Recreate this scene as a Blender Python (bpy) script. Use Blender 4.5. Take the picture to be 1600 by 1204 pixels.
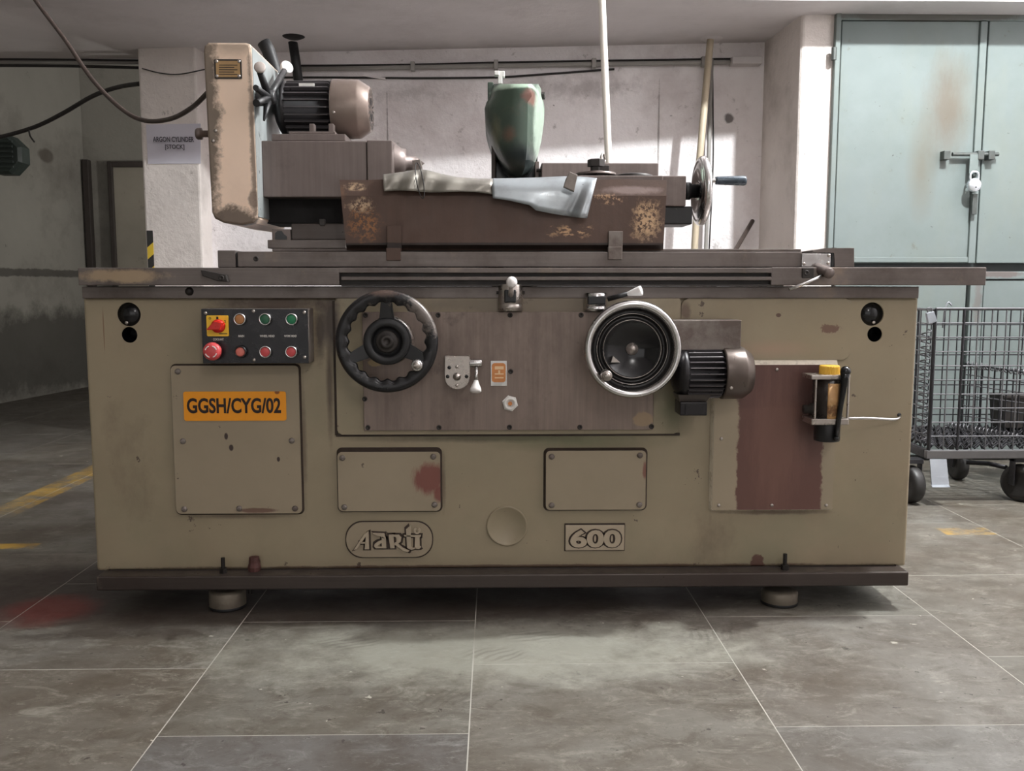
import bpy, bmesh, math, random
from mathutils import Vector, Matrix, Euler
random.seed(7)
for o in list(bpy.data.objects):
    bpy.data.objects.remove(o, do_unlink=True)
SC = bpy.context.scene
COL = SC.collection
PI = math.pi

# ------------------------------------------------------------------ camera, world, lamps, exposure
FPX = 1430.0                                   # focal length in pixels of the 1600 x 1204 frame
CAM = Vector((0.0, -2.567, 0.92))
PITCH = math.atan(157.0 / FPX)
YAW = math.radians(-1.08)
cd = bpy.data.cameras.new('camera')
cam = bpy.data.objects.new('camera', cd)
COL.objects.link(cam)
cam.location = CAM
cam.rotation_euler = (PI / 2 - PITCH, 0, YAW)
cd.sensor_fit = 'HORIZONTAL'
cd.sensor_width = 36.0
cd.lens = FPX / 1600.0 * 36.0
cd.clip_start = 0.05
cd.clip_end = 100
SC.camera = cam

w = bpy.data.worlds.new('hall_ambient')
SC.world = w
w.use_nodes = True
w.node_tree.nodes['Background'].inputs[0].default_value = (1.0, 0.975, 0.96, 1)
w.node_tree.nodes['Background'].inputs[1].default_value = 1.0

def point_lamp(name, loc, power, radius, color):
    l = bpy.data.lights.new(name, 'POINT')
    l.energy = power; l.shadow_soft_size = radius; l.color = color
    o = bpy.data.objects.new(name, l); COL.objects.link(o); o.location = loc
    return o
point_lamp('ceiling_lamp_main', (2.24, 0.20, 3.40), 610, 0.06, (0.95, 1.0, 1.0))
point_lamp('hall_lamp_behind', (0.9, -4.0, 2.95), 80, 0.30, (1.0, 0.97, 0.94))
point_lamp('far_aisle_fill', (-1.6, 4.7, 1.75), 42, 0.08, (1.0, 0.97, 0.92))  # added fill light, unseen behind the back wall, lifting the dim left wall

SC.view_settings.view_transform = 'Standard'
SC.view_settings.look = 'None'
SC.view_settings.gamma = 1.0
SC.view_settings.use_curve_mapping = False
SC.view_settings.exposure = 0.0

# ------------------------------------------------------------------ measuring: photograph pixel -> point in the place
RM = Euler((PI / 2 - PITCH, 0, YAW)).to_matrix()
def ray(x, y):
    return RM @ Vector(((x - 800.0) / FPX, -(y - 602.0) / FPX, -1.0))
def at(x, y, Y):                                # on the vertical plane at depth Y
    d = ray(x, y); return CAM + d * ((Y - CAM.y) / d.y)
def onz(x, y, z):                               # on the horizontal plane at height z
    d = ray(x, y); return CAM + d * ((z - CAM.z) / d.z)
def S(Y):                                       # metres per pixel at depth Y
    return (Y - CAM.y) / FPX
def XZ(pts, Y):
    r = []
    for x, y in pts:
        p = at(x, y, Y); r.append((p.x, p.z))
    return r
def rect(x0, y0, x1, y1, Y):                    # pixel box -> X0, X1, Z0, Z1 at depth Y
    xm, ym = (x0 + x1) / 2, (y0 + y1) / 2
    return at(x0, ym, Y).x, at(x1, ym, Y).x, at(xm, y1, Y).z, at(xm, y0, Y).z

# ------------------------------------------------------------------ mesh builder
class MB:
    def __init__(self):
        self.bm = bmesh.new(); self.sm = []
    def face(self, vs, smooth=False):
        try:
            f = self.bm.faces.new(vs); f.smooth = smooth; return f
        except ValueError:
            return None
    def box(self, x0, x1, y0, y1, z0, z1, bev=0.0, seg=2):
        x0, x1 = min(x0, x1), max(x0, x1); y0, y1 = min(y0, y1), max(y0, y1); z0, z1 = min(z0, z1), max(z0, z1)
        v = [self.bm.verts.new(p) for p in ((x0,y0,z0),(x1,y0,z0),(x1,y1,z0),(x0,y1,z0),(x0,y0,z1),(x1,y0,z1),(x1,y1,z1),(x0,y1,z1))]
        fs = [self.face([v[i] for i in q]) for q in ((0,3,2,1),(4,5,6,7),(0,1,5,4),(1,2,6,5),(2,3,7,6),(3,0,4,7))]
        if bev > 0:
            es = set(e for f in fs for e in f.edges)
            bmesh.ops.bevel(self.bm, geom=list(es), offset=bev, segments=seg, profile=0.5, affect='EDGES')
        return self
    def prism(self, poly, y0, y1, bev=0.0):     # XZ outline swept in Y
        a = [self.bm.verts.new((p[0], y0, p[1])) for p in poly]
        b = [self.bm.verts.new((p[0], y1, p[1])) for p in poly]
        n = len(poly)
        f1 = self.face(a); self.face(b[::-1])
        for i in range(n):
            self.face([a[i], b[i], b[(i+1) % n], a[(i+1) % n]])
        if bev > 0 and f1:
            bmesh.ops.bevel(self.bm, geom=list(f1.edges), offset=bev, segments=2, profile=0.5, affect='EDGES')
        return self
    def hull2(self, A, B, smooth=False, cap=True):   # two 3-D rings of equal length joined
        a = [self.bm.verts.new(p) for p in A]; b = [self.bm.verts.new(p) for p in B]; n = len(A)
        for i in range(n):
            self.face([a[i], a[(i+1) % n], b[(i+1) % n], b[i]], smooth)
        if cap:
            self.face(a[::-1]); self.face(b)
        return self
    def loft(self, rings, closed=True, cap=True, smooth=True):
        R = [[self.bm.verts.new(p) for p in r] for r in rings]
        n = len(R[0])
        for k in range(len(R) - 1):
            for i in range(n if closed else n - 1):
                j = (i + 1) % n
                self.face([R[k][i], R[k][j], R[k+1][j], R[k+1][i]], smooth)
        if cap and closed:
            self.face(R[0][::-1]); self.face(R[-1])
        return self
    def lathe(self, c, ax, prof, seg=32, smooth=True):   # prof: (radius, distance along axis)
        c = Vector(c); ax = Vector(ax).normalized()
        u = ax.orthogonal().normalized(); v = ax.cross(u)
        prev = None
        for (r, t) in prof:
            if r < 1e-6:
                cur = [self.bm.verts.new(c + ax * t)]
            else:
                cur = [self.bm.verts.new(c + ax * t + (u * math.cos(2*PI*i/seg) + v * math.sin(2*PI*i/seg)) * r) for i in range(seg)]
            if prev is not None:
                for i in range(seg):
                    j = (i + 1) % seg
                    if len(prev) == 1 and len(cur) > 1: self.face([prev[0], cur[i], cur[j]], smooth)
                    elif len(cur) == 1 and len(prev) > 1: self.face([prev[i], cur[0], prev[j]], smooth)
                    elif len(prev) > 1: self.face([prev[i], cur[i], cur[j], prev[j]], smooth)
            prev = cur
        return self
    def cyl(self, p0, p1, r0, r1=None, seg=20, smooth=True, bev=0.0):
        p0, p1 = Vector(p0), Vector(p1); r1 = r0 if r1 is None else r1
        L = (p1 - p0).length
        if bev > 0:
            pr = [(0, 0), (r0 - bev, 0), (r0 - bev*0.3, bev*0.3), (r0, bev), (r1, L - bev), (r1 - bev*0.3, L - bev*0.3), (r1 - bev, L), (0, L)]
            return self.lathe(p0, p1 - p0, pr, seg, smooth)
        a0 = len(self.bm.faces)
        self.lathe(p0, p1 - p0, [(r0, 0), (r1, L)], seg, smooth)
        self.lathe(p0, p1 - p0, [(0, 0), (r0, 0)], seg, False)
        self.lathe(p0, p1 - p0, [(r1, L), (0, L)], seg, False)
        return self
    def ball(self, c, r, ax=(0, 0, 1), sq=1.0, seg=20):
        n = 10
        return self.lathe(c, ax, [(max(0.0, r*math.sin(PI*k/n)), -r*sq*math.cos(PI*k/n)) for k in range(n+1)], seg)
    def tube(self, pts, r, seg=8, res=0):
        pts = [Vector(p) for p in pts]
        if res:                                  # catmull-rom smoothing
            q = []
            P = [pts[0]*2 - pts[1]] + pts + [pts[-1]*2 - pts[-2]]
            for k in range(1, len(P) - 2):
                for s in range(res):
                    t = s / res
                    a, b, c, d = P[k-1], P[k], P[k+1], P[k+2]
                    q.append(0.5*((2*b) + (c-a)*t + (2*a-5*b+4*c-d)*t*t + (3*b-a-3*c+d)*t*t*t))
            q.append(pts[-1]); pts = q
        rings = []; u = None
        for k, p in enumerate(pts):
            t = (pts[min(k+1, len(pts)-1)] - pts[max(k-1, 0)]).normalized()
            if u is None: u = t.orthogonal().normalized()
            u = (u - t * u.dot(t)).normalized(); v = t.cross(u)
            rr = r[k] if isinstance(r, (list, tuple)) else r
            rings.append([p + (u*math.cos(2*PI*i/seg) + v*math.sin(2*PI*i/seg))*rr for i in range(seg)])
        return self.loft(rings)
    def build(self, name, mat, parent=None, recalc=True, solid=0.0):
        if recalc:
            bmesh.ops.recalc_face_normals(self.bm, faces=self.bm.faces[:])
        me = bpy.data.meshes.new(name)
        off = wloc(parent) if parent else Vector((0, 0, 0))
        if off.length > 0:
            for v in self.bm.verts: v.co -= off
        self.bm.to_mesh(me); self.bm.free()
        if mat: me.materials.append(MATS[mat] if isinstance(mat, str) else mat)
        o = bpy.data.objects.new(name, me); COL.objects.link(o)
        if parent: o.parent = parent
        if solid:
            md = o.modifiers.new('thickness', 'SOLIDIFY'); md.thickness = solid; md.offset = 0
        return o

def wloc(o):
    v = Vector((0, 0, 0))
    while o is not None:
        v += o.location; o = o.parent
    return v
def tag(o, label, cat, group=None, kind=None):
    o['label'] = label; o['category'] = cat
    if group: o['group'] = group
    if kind: o['kind'] = kind
    return o
def struct(o, label=None, cat=None):
    o['kind'] = 'structure'
    if label: o['label'] = label
    if cat: o['category'] = cat
    return o
def thing(name, loc, label, cat, group=None):
    o = bpy.data.objects.new(name, None); COL.objects.link(o); o.location = loc
    o.empty_display_size = 0.1
    return tag(o, label, cat, group)
def place(name, me, loc, parent=None, rot=None, scale=None):   # one more object on shared mesh data
    o = bpy.data.objects.new(name, me); COL.objects.link(o)
    o.location = Vector(loc) - (wloc(parent) if parent else Vector((0, 0, 0)))
    if rot: o.rotation_euler = rot
    if scale: o.scale = scale
    if parent: o.parent = parent
    return o
def rrect(x0, x1, z0, z1, r, n=5):
    out = []
    for cx, cz, a0 in ((x1-r, z1-r, 0), (x0+r, z1-r, 90), (x0+r, z0+r, 180), (x1-r, z0+r, 270)):
        for k in range(n + 1):
            a = math.radians(a0 + 90.0*k/n); out.append((cx + r*math.cos(a), cz + r*math.sin(a)))
    return out
def text(name, s, X0, X1, Z0, Z1, Y, mat, parent, ext=0.0005, bold=0.0, size=1.0):
    cu = bpy.data.curves.new(name, 'FONT'); cu.body = s; cu.size = 1.0; cu.offset = bold; cu.resolution_u = 4
    cu.align_x = 'LEFT'
    t = bpy.data.objects.new('tmp_text', cu); COL.objects.link(t)
    cu.extrude = 0.01
    dg = bpy.context.evaluated_depsgraph_get()
    me = bpy.data.meshes.new_from_object(t.evaluated_get(dg))
    bpy.data.objects.remove(t, do_unlink=True)
    xs = [v.co.x for v in me.vertices]; ys = [v.co.y for v in me.vertices]
    a0, a1, b0, b1 = min(xs), max(xs), min(ys), max(ys)
    off = wloc(parent) if parent else Vector((0, 0, 0))
    for v in me.vertices:
        x, y, z = v.co
        v.co = Vector((X0 + (x-a0)/(a1-a0)*(X1-X0), Y - ext*(z/0.01), Z0 + (y-b0)/(b1-b0)*(Z1-Z0))) - off
    me.name = name
    me.materials.clear(); me.materials.append(MATS[mat])
    o = bpy.data.objects.new(name, me); COL.objects.link(o)
    if parent: o.parent = parent
    return o

# ------------------------------------------------------------------ materials
MATS = {}
def lin(c):
    return tuple(((v/255.0)/12.92 if v/255.0 <= 0.04045 else ((v/255.0+0.055)/1.055)**2.4) for v in c) + (1.0,)
class NT:
    def __init__(self, name):
        self.m = bpy.data.materials.new(name); self.m.use_nodes = True
        self.t = self.m.node_tree; self.b = self.t.nodes['Principled BSDF']
        self.pos = self.n('ShaderNodeNewGeometry').outputs['Position']
    def n(self, k, **kw):
        x = self.t.nodes.new(k)
        for a, v in kw.items(): setattr(x, a, v)
        return x
    def l(self, a, b): self.t.links.new(a, b)
    def noise(self, scale, detail=5, rough=0.6, stretch=None, dist=0.0):
        x = self.n('ShaderNodeTexNoise'); x.inputs['Scale'].default_value = scale
        x.inputs['Detail'].default_value = detail; x.inputs['Roughness'].default_value = rough
        x.inputs['Distortion'].default_value = dist
        src = self.pos
        if stretch:
            mp = self.n('ShaderNodeMapping'); mp.inputs['Scale'].default_value = stretch
            self.l(src, mp.inputs['Vector']); src = mp.outputs[0]
        self.l(src, x.inputs['Vector']); return x.outputs['Fac']
    def rng(self, v, a, b, c=0.0, d=1.0):
        x = self.n('ShaderNodeMapRange'); x.inputs[1].default_value = a; x.inputs[2].default_value = b
        x.inputs[3].default_value = c; x.inputs[4].default_value = d; x.clamp = True
        self.l(v, x.inputs[0]); return x.outputs[0]
    def math(self, op, a, b=None):
        x = self.n('ShaderNodeMath', operation=op)
        for i, v in enumerate((a, b)):
            if v is None: continue
            if isinstance(v, (int, float)): x.inputs[i].default_value = v
            else: self.l(v, x.inputs[i])
        return x.outputs[0]
    def mix(self, f, a, b, mode='MIX'):
        x = self.n('ShaderNodeMix', data_type='RGBA', blend_type=mode)
        for i, v in ((0, f), (6, a), (7, b)):
            if isinstance(v, (int, float)): x.inputs[i].default_value = v
            elif isinstance(v, tuple): x.inputs[i].default_value = v
            else: self.l(v, x.inputs[i])
        return x.outputs[2]
    def blob(self, c, r, amt=0.5, ns=20, soft=0.15, box=False, stretch=None):
        s = self.n('ShaderNodeVectorMath', operation='SUBTRACT'); self.l(self.pos, s.inputs[0]); s.inputs[1].default_value = c
        d = self.n('ShaderNodeVectorMath', operation='DIVIDE'); self.l(s.outputs[0], d.inputs[0]); d.inputs[1].default_value = r
        if box:
            ab = self.n('ShaderNodeVectorMath', operation='ABSOLUTE'); self.l(d.outputs[0], ab.inputs[0])
            sp = self.n('ShaderNodeSeparateXYZ'); self.l(ab.outputs[0], sp.inputs[0])
            L = self.math('MAXIMUM', self.math('MAXIMUM', sp.outputs[0], sp.outputs[1]), sp.outputs[2])
        else:
            ln = self.n('ShaderNodeVectorMath', operation='LENGTH'); self.l(d.outputs[0], ln.inputs[0]); L = ln.outputs['Value']
        if amt:
            nz = self.noise(ns, 8, 0.75, stretch)
            L = self.math('ADD', L, self.math('MULTIPLY', self.math('SUBTRACT', nz, 0.5), amt * 2))
        return self.rng(L, 1.0 - soft, 1.0, 1.0, 0.0)

def M(name, col, rough=0.6, metal=0.0, var=0.14, vs=5.0, streak=0.0, sdir=(70, 70, 2.0), bump=0.05, bs=60.0,
      layers=(), blobs=(), spec=0.5, bdist=0.004, rvar=0.12):
    """col: sRGB 0-255.  layers: (colour, noise scale, low, high, strength[, stretch]) noise-masked coats.  blobs: dict(c, r, col, ...)"""
    t = NT(name); c = lin(col)
    k = t.rng(t.noise(vs, 6, 0.62), 0.25, 0.75, 1.0 - var, 1.0 + var)
    v = t.n('ShaderNodeVectorMath', operation='SCALE'); v.inputs[0].default_value = c[:3]; t.l(k, v.inputs['Scale'])
    out = v.outputs[0]
    if streak:
        q = t.rng(t.noise(1.0, 4, 0.7, sdir), 0.25, 0.75, 1.0 - streak, 1.0 + streak)
        v2 = t.n('ShaderNodeVectorMath', operation='SCALE'); t.l(out, v2.inputs[0]); t.l(q, v2.inputs['Scale']); out = v2.outputs[0]
    for L in layers:
        st = L[5] if len(L) > 5 else None
        f = t.math('MULTIPLY', t.rng(t.noise(L[1], 7, 0.68, st), L[2], L[3]), L[4])
        out = t.mix(f, out, lin(L[0]))
    for B in blobs:
        f = t.blob(B['c'], B['r'], B.get('amt', 0.5), B.get('ns', 20), B.get('soft', 0.15), B.get('box', False), B.get('stretch'))
        if B.get('speck'):
            a, lo, hi = B['speck']; f = t.math('MULTIPLY', f, t.rng(t.noise(a, 6, 0.7, B.get('sstretch')), lo, hi))
        f = t.math('MULTIPLY', f, B.get('s', 1.0))
        out = t.mix(f, out, lin(B['col']))
    t.l(out, t.b.inputs['Base Color'])
    t.l(t.rng(t.noise(vs * 3.1, 5), 0.25, 0.75, max(0.03, rough - rvar), min(1, rough + rvar)), t.b.inputs['Roughness'])
    t.b.inputs['Metallic'].default_value = metal
    t.b.inputs['Specular IOR Level'].default_value = spec
    if bump:
        bp = t.n('ShaderNodeBump'); bp.inputs['Strength'].default_value = min(1.0, bump); bp.inputs['Distance'].default_value = bdist
        t.l(t.noise(bs, 6, 0.65), bp.inputs['Height']); t.l(bp.outputs[0], t.b.inputs['Normal'])
    MATS[name] = t.m
    return t

# ------------------------------------------------------------------ setting: floor of stone slabs
HC = 2.26                                        # soffit height of the loft slab
def floor_material():
    t = NT('kota_stone')
    oi = t.n('ShaderNodeObjectInfo')
    c = t.mix(t.rng(t.noise(1.5, 8, 0.7, None, 0.5), 0.35, 0.65), lin((80, 72, 63)), lin((110, 107, 101)))
    c = t.mix(t.math('MULTIPLY', t.rng(t.noise(7.0, 9, 0.8, (1, 1.5, 1), 0.8), 0.49, 0.62), 0.6), c, lin((70, 62, 53)))
    c = t.mix(t.math('MULTIPLY', t.rng(t.noise(9.0, 9, 0.82, (0.8, 1.6, 1), 1.0), 0.52, 0.66), 0.55), c, lin((138, 135, 126)))
    c = t.mix(t.math('MULTIPLY', t.rng(t.noise(31, 8, 0.8, (0.7, 1.4, 1)), 0.56, 0.66), 0.45), c, lin((148, 145, 136)))
    c = t.mix(t.math('MULTIPLY', t.rng(t.noise(58, 6, 0.75), 0.58, 0.66), 0.5), c, lin((70, 62, 54)))
    c = t.mix(t.math('MULTIPLY', t.rng(t.noise(22, 4, 0.6), 0.67, 0.69), 0.8), c, lin((50, 44, 39)))
    c = t.mix(t.math('MULTIPLY', t.rng(t.noise(19, 4, 0.5, (1, 1.3, 1)), 0.715, 0.725), 0.8), c, lin((172, 168, 156)))
    c = t.mix(0.55, c, oi.outputs['Color'], 'MULTIPLY')
    pale = t.blob((-0.02, -0.34, 0), (0.85, 0.24, 1), 1.0, 7, 0.6)  # pale scuffed floor, with lamp light painted into its tone
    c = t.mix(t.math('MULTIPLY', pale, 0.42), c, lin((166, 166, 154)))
    # oily brown zone under and before the machine with its shadow painted in, red oxide stain, yellow aisle paint
    oil_shade = t.blob((-0.45, 0.16, 0), (1.5, 0.37, 1), 0.30, 4.0, 0.25)
    c = t.mix(t.math('MULTIPLY', oil_shade, 0.8), c, lin((44, 33, 26)))
    far_dark = t.blob((-3.4, 4.6, 0), (1.9, 2.5, 1), 0.25, 1.5, 0.5)  # darker stretch of floor at the far left
    c = t.mix(t.math('MULTIPLY', far_dark, 0.7), c, lin((48, 45, 40)))
    red = t.blob((-1.27, -0.02, 0), (0.16, 0.15, 1), 0.5, 9, 0.5)
    c = t.mix(t.math('MULTIPLY', red, 0.55), c, lin((122, 48, 42)))
    wear = t.rng(t.noise(7, 7, 0.75), 0.40, 0.56)
    for cc, rr, s in (((-2.0, 3.4, 0), (0.075, 2.35, 1), 0.7), ((-1.72, 0.63, 0), (0.10, 0.035, 1), 0.8), ((1.77, 0.76, 0), (0.10, 0.05, 1), 0.6)):
        ln = t.blob(cc, rr, 0.10, 12, 0.1, True)
        c = t.mix(t.math('MULTIPLY', t.math('MULTIPLY', ln, wear), s), c, lin((176, 138, 48)))
    for (px, py, ang) in ((0.00, -0.36, 0.9), (-0.12, -0.60, 0.6), (0.10, -0.24, 1.3), (0.58, -0.24, 0.2), (-0.38, -0.28, 1.1)):
        b = t.blob((px, py, 0), (0.10, 0.05, 1), 0.45, 14, 0.4)
        tr = t.n('ShaderNodeTexWave'); tr.inputs['Scale'].default_value = 15; tr.inputs['Distortion'].default_value = 5; tr.inputs['Detail'].default_value = 4
        mp = t.n('ShaderNodeMapping'); mp.inputs['Rotation'].default_value = (0, 0, ang); t.l(t.pos, mp.inputs[0]); t.l(mp.outputs[0], tr.inputs[0])
        c = t.mix(t.math('MULTIPLY', t.math('MULTIPLY', b, t.rng(tr.outputs['Fac'], 0.55, 0.7)), 0.30), c, lin((70, 64, 56)))
    t.l(c, t.b.inputs['Base Color'])
    t.l(t.rng(t.noise(5, 6), 0.3, 0.7, 0.34, 0.66), t.b.inputs['Roughness'])
    t.b.inputs['Specular IOR Level'].default_value = 0.45
    bp = t.n('ShaderNodeBump'); bp.inputs['Strength'].default_value = 0.3; bp.inputs['Distance'].default_value = 0.003
    t.l(t.noise(22, 8, 0.7), bp.inputs['Height']); t.l(bp.outputs[0], t.b.inputs['Normal'])
    MATS['kota_stone'] = t.m
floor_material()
M('grout', (160, 157, 148), 0.9, var=0.25, vs=4, bump=0.2)
PL = ((150, 140, 138), 2.2, 0.50, 0.72, 0.35)
M('plaster', (240, 234, 235), 0.85, var=0.10, vs=1.8, bump=0.55, bs=26, bdist=0.012,
  layers=(PL, ((120, 108, 104), 9.0, 0.62, 0.68, 0.5), ((218, 204, 204), 1.1, 0.45, 0.7, 0.5), ((86, 76, 72), 26.0, 0.69, 0.71, 0.7)),
  blobs=(dict(c=(-0.62, 2.87, 1.55), r=(0.006, 0.4, 0.55), col=(104, 94, 90), amt=0.75, ns=14, soft=0.4, s=0.7),
         dict(c=(0.93, 2.7, 1.75), r=(0.006, 0.4, 0.35), col=(112, 102, 98), amt=0.75, ns=14, soft=0.4, s=0.6),
         dict(c=(0.45, 2.8, 2.03), r=(0.55, 0.4, 0.07), col=(122, 112, 110), amt=1.5, ns=14, soft=0.9, s=0.4),
         dict(c=(-0.5, 2.87, 2.02), r=(0.25, 0.4, 0.06), col=(126, 116, 112), amt=1.5, ns=16, soft=0.9, s=0.35),
         dict(c=(1.32, 2.7, 1.85), r=(0.03, 0.4, 0.03), col=(78, 70, 68), amt=0.6, ns=18, soft=0.4, s=0.8)))
M('pillar_plaster', (216, 207, 202), 0.85, var=0.10, vs=2.4, bump=0.55, bs=22, bdist=0.012,
  layers=(((130, 120, 112), 3.0, 0.5, 0.75, 0.4), ((92, 82, 76), 12.0, 0.68, 0.73, 0.55, (1, 1, 0.5)), ((86, 76, 70), 30.0, 0.685, 0.70, 0.7)))
M('soffit_plaster', (206, 200, 200), 0.9, var=0.10, vs=1.5, bump=0.25, bs=14, bdist=0.01,
  layers=(((150, 142, 140), 1.6, 0.5, 0.75, 0.4), ((86, 78, 74), 16, 0.70, 0.75, 0.4)))
wl_z = lambda u, v: tuple(onz(u, v, 0))
M('damp_wall', (128, 126, 118), 0.9, var=0.16, vs=0.9, bump=0.4, bs=16, bdist=0.01,
  layers=(((70, 64, 58), 1.3, 0.52, 0.72, 0.55), ((44, 40, 37), 7.0, 0.66, 0.72, 0.6), ((60, 54, 50), 14.0, 0.70, 0.72, 0.7)),
  blobs=(dict(c=(-3.72, 5.4, 0.35), r=(1.2, 2.6, 0.42), col=(40, 38, 33), amt=0.55, ns=4.0, soft=0.35, s=0.75),
         dict(c=(-3.72, 5.2, 1.02), r=(1.2, 2.6, 0.035), col=(38, 34, 30), amt=0.8, ns=5.0, soft=0.3, s=0.7),
         dict(c=(-3.85, 5.35, 2.0), r=(0.8, 0.12, 0.07), col=(66, 58, 50), amt=0.4, ns=8, soft=0.3, s=0.7)))

fb = MB(); fb.box(-4.6, 4.2, -10, 9.5, -0.12, -0.0003)
floor = struct(fb.build('floor', 'grout'), 'stone slab floor with pale joints, oily stains, painted shade and boot prints', 'floor')
T = 0.64; GAP = 0.0028
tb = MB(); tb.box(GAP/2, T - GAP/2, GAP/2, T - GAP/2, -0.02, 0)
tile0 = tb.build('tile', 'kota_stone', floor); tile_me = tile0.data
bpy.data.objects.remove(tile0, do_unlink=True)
ROW = {-1: -0.766, -2: -0.43, 0: -0.42, 1: -0.749, 2: -0.396}
TONE = {(-1, -2): (0.83, 0.86, 0.98), (1, -2): (0.92, 0.94, 0.98)}
for ci in range(-7, 6):
    y0 = ROW.get(ci, -0.749 if ci % 2 else -0.42)
    for ri in range(-3, 14):
        X = -0.055 + ci * T; Y = y0 + ri * T
        if Y > 8 or Y < -2.8: continue
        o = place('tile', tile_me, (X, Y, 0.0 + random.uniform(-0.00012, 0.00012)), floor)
        g = random.uniform(0.88, 1.08)
        o.color = (g*random.uniform(0.97, 1.03), g, g*random.uniform(0.94, 1.02), 1)
        if ci == -1 and ri == -1: o.color = (0.80, 0.86, 1.02, 1)
        if ci == -2 and ri == -1: o.color = (1.0, 0.98, 0.93, 1)
        if ci == 1 and ri == -1: o.color = (0.90, 0.92, 0.98, 1)

# ------------------------------------------------------------------ setting: walls, pillars, ceilings
WR = Vector((1.504, 2.67, 0)); WLft = Vector((-2.089, 3.03, 0))       # line of the back wall
def wall_y(X):
    return WR.y + (X - WR.x) * (WLft.y - WR.y) / (WLft.x - WR.x)
PFY = 2.15                                                             # pillar front and metal gate
pxl = at(1245, 250, PFY).x; pxr = at(1300, 250, PFY).x
def wall_slab(name, A, B, th, z0, z1, mat, label, cat='wall'):
    d = Vector((B[0]-A[0], B[1]-A[1])).normalized(); n = Vector((-d.y, d.x)) * th
    m = MB(); q = [(A[0], A[1]), (B[0], B[1]), (B[0]+n.x, B[1]+n.y), (A[0]+n.x, A[1]+n.y)]
    m.hull2([(x, y, z0) for x, y in q], [(x, y, z1) for x, y in q])
    return struct(m.build(name, mat), label, cat)
wb = wall_slab('wall_back', (WLft.x, WLft.y), (WR.x + 0.3, wall_y(WR.x + 0.3)), 0.2, -0.02, 4.2, 'plaster', 'rough whitewashed back wall behind the grinding machine')
# plaster joints and blisters on the back wall
m = MB()
q = [(WR.x, WR.y), (pxl, PFY), (pxr + 0.02, PFY), (pxr + 0.02, 2.95), (WR.x, 2.95)]
m.hull2([(x, y, -0.02) for x, y in q], [(x, y, 4.2) for x, y in q])
es = [e for e in m.bm.edges if abs(e.verts[0].co.x - pxl) < 1e-4 and abs(e.verts[1].co.x - pxl) < 1e-4]
bmesh.ops.bevel(m.bm, geom=es, offset=0.02, segments=3, profile=0.5, affect='EDGES')
struct(m.build('wall_pier', 'pillar_plaster'), 'plastered pier brightly lit beside the green metal doors', 'pillar')
# left pillar
LPx0, LPx1 = at(222, 250, 2.87).x, at(314, 250, 2.87).x
m = MB(); q = [(LPx0, 2.87), (LPx1, 2.84), (LPx1 + 0.02, 3.1), (LPx0 - 0.02, 3.1)]
m.hull2([(x, y, -0.02) for x, y in q], [(x, y, 4.2) for x, y in q])
es = [e for e in m.bm.edges if abs(e.verts[0].co.z - e.verts[1].co.z) > 1]
bmesh.ops.bevel(m.bm, geom=es, offset=0.012, segments=2, profile=0.5, affect='EDGES')
struct(m.build('wall_column', 'pillar_plaster'), 'plastered column carrying the paper notice and hazard tape', 'pillar')
# far left: shadowed side wall and end wall with a door
A = onz(0, 630, 0); B = onz(148, 602, 0)
dirv = (B - A).normalized(); A0 = A - dirv * 3.2
wall_slab('wall_left', (A0.x, A0.y), (B.x, B.y), 0.2, -0.02, 4.2, 'damp_wall', 'stained dim side wall at the far left')
wall_slab('wall_far', (B.x - 0.1, B.y), (1.2, B.y + 0.35), 0.2, -0.02, 4.2, 'damp_wall', 'dim end wall with a door behind the column')
m = MB(); m.box(A0.x - 0.35, A0.x - 0.15, -10, A0.y + 0.05, -0.02, 4.2)
struct(m.build('wall_side', 'damp_wall'), 'side wall of the hall left of the camera', 'wall')
m = MB(); m.box(3.4, 3.6, -10, 2.9, -0.02, 4.2)
struct(m.build('wall_right', 'plaster'), 'side wall of the hall right of the metal doors', 'wall')
# loft slab and high ceiling
m = MB()
q = [(-4.3, 1.915), (3.4, 1.915), (3.4, 2.95), (-2.05, 3.16), (-4.3, 3.16)]
m.hull2([(x, y, HC) for x, y in q], [(x, y, HC + 0.16) for x, y in q])
struct(m.build('ceiling_slab', 'soffit_plaster'), 'low grey concrete slab over the back of the room', 'ceiling')
m = MB(); m.box(-4.6, 3.6, -10, 9.5, 4.2, 4.3)
struct(m.build('ceiling', 'soffit_plaster'), 'high ceiling of the hall', 'ceiling')

# far door on the end wall
M('door_paint', (135, 130, 118), 0.7, var=0.18, vs=2, layers=(((70, 60, 52), 5, 0.58, 0.7, 0.6),), bump=0.2, bs=20)
M('dark_wood', (52, 46, 42), 0.7, var=0.2, vs=3, bump=0.2)
YF = B.y - 0.012
d1 = thing('door_1', at(205, 600, YF), 'pale door with dark frame in the shadows left of the column', 'door')
struct(d1)
x0, x1, z0, z1 = rect(186, 262, 300, 602, YF)
m = MB(); m.box(x0, x1, YF - 0.02, YF + 0.03, 0, z1); m.build('door_leaf', 'door_paint', d1)
fx0 = at(177, 400, YF).x
m = MB(); m.box(fx0, x0, YF - 0.05, YF + 0.03, 0, z1 + 0.05, 0.006); m.build('door_frame', 'dark_wood', d1)
m = MB(); m.box(x0, x1, YF - 0.05, YF + 0.03, z1, z1 + 0.05, 0.006); m.build('door_lintel', 'dark_wood', d1)
a = at(142, 400, YF).x; zz = at(145, 250, YF).z
m = MB(); m.box(a - 0.02, a + 0.035, YF - 0.05, YF + 0.02, 0, zz, 0.005)
o = m.build('trim_1', 'dark_wood'); struct(o, 'dark vertical batten on the far wall corner', 'trim')

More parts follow.
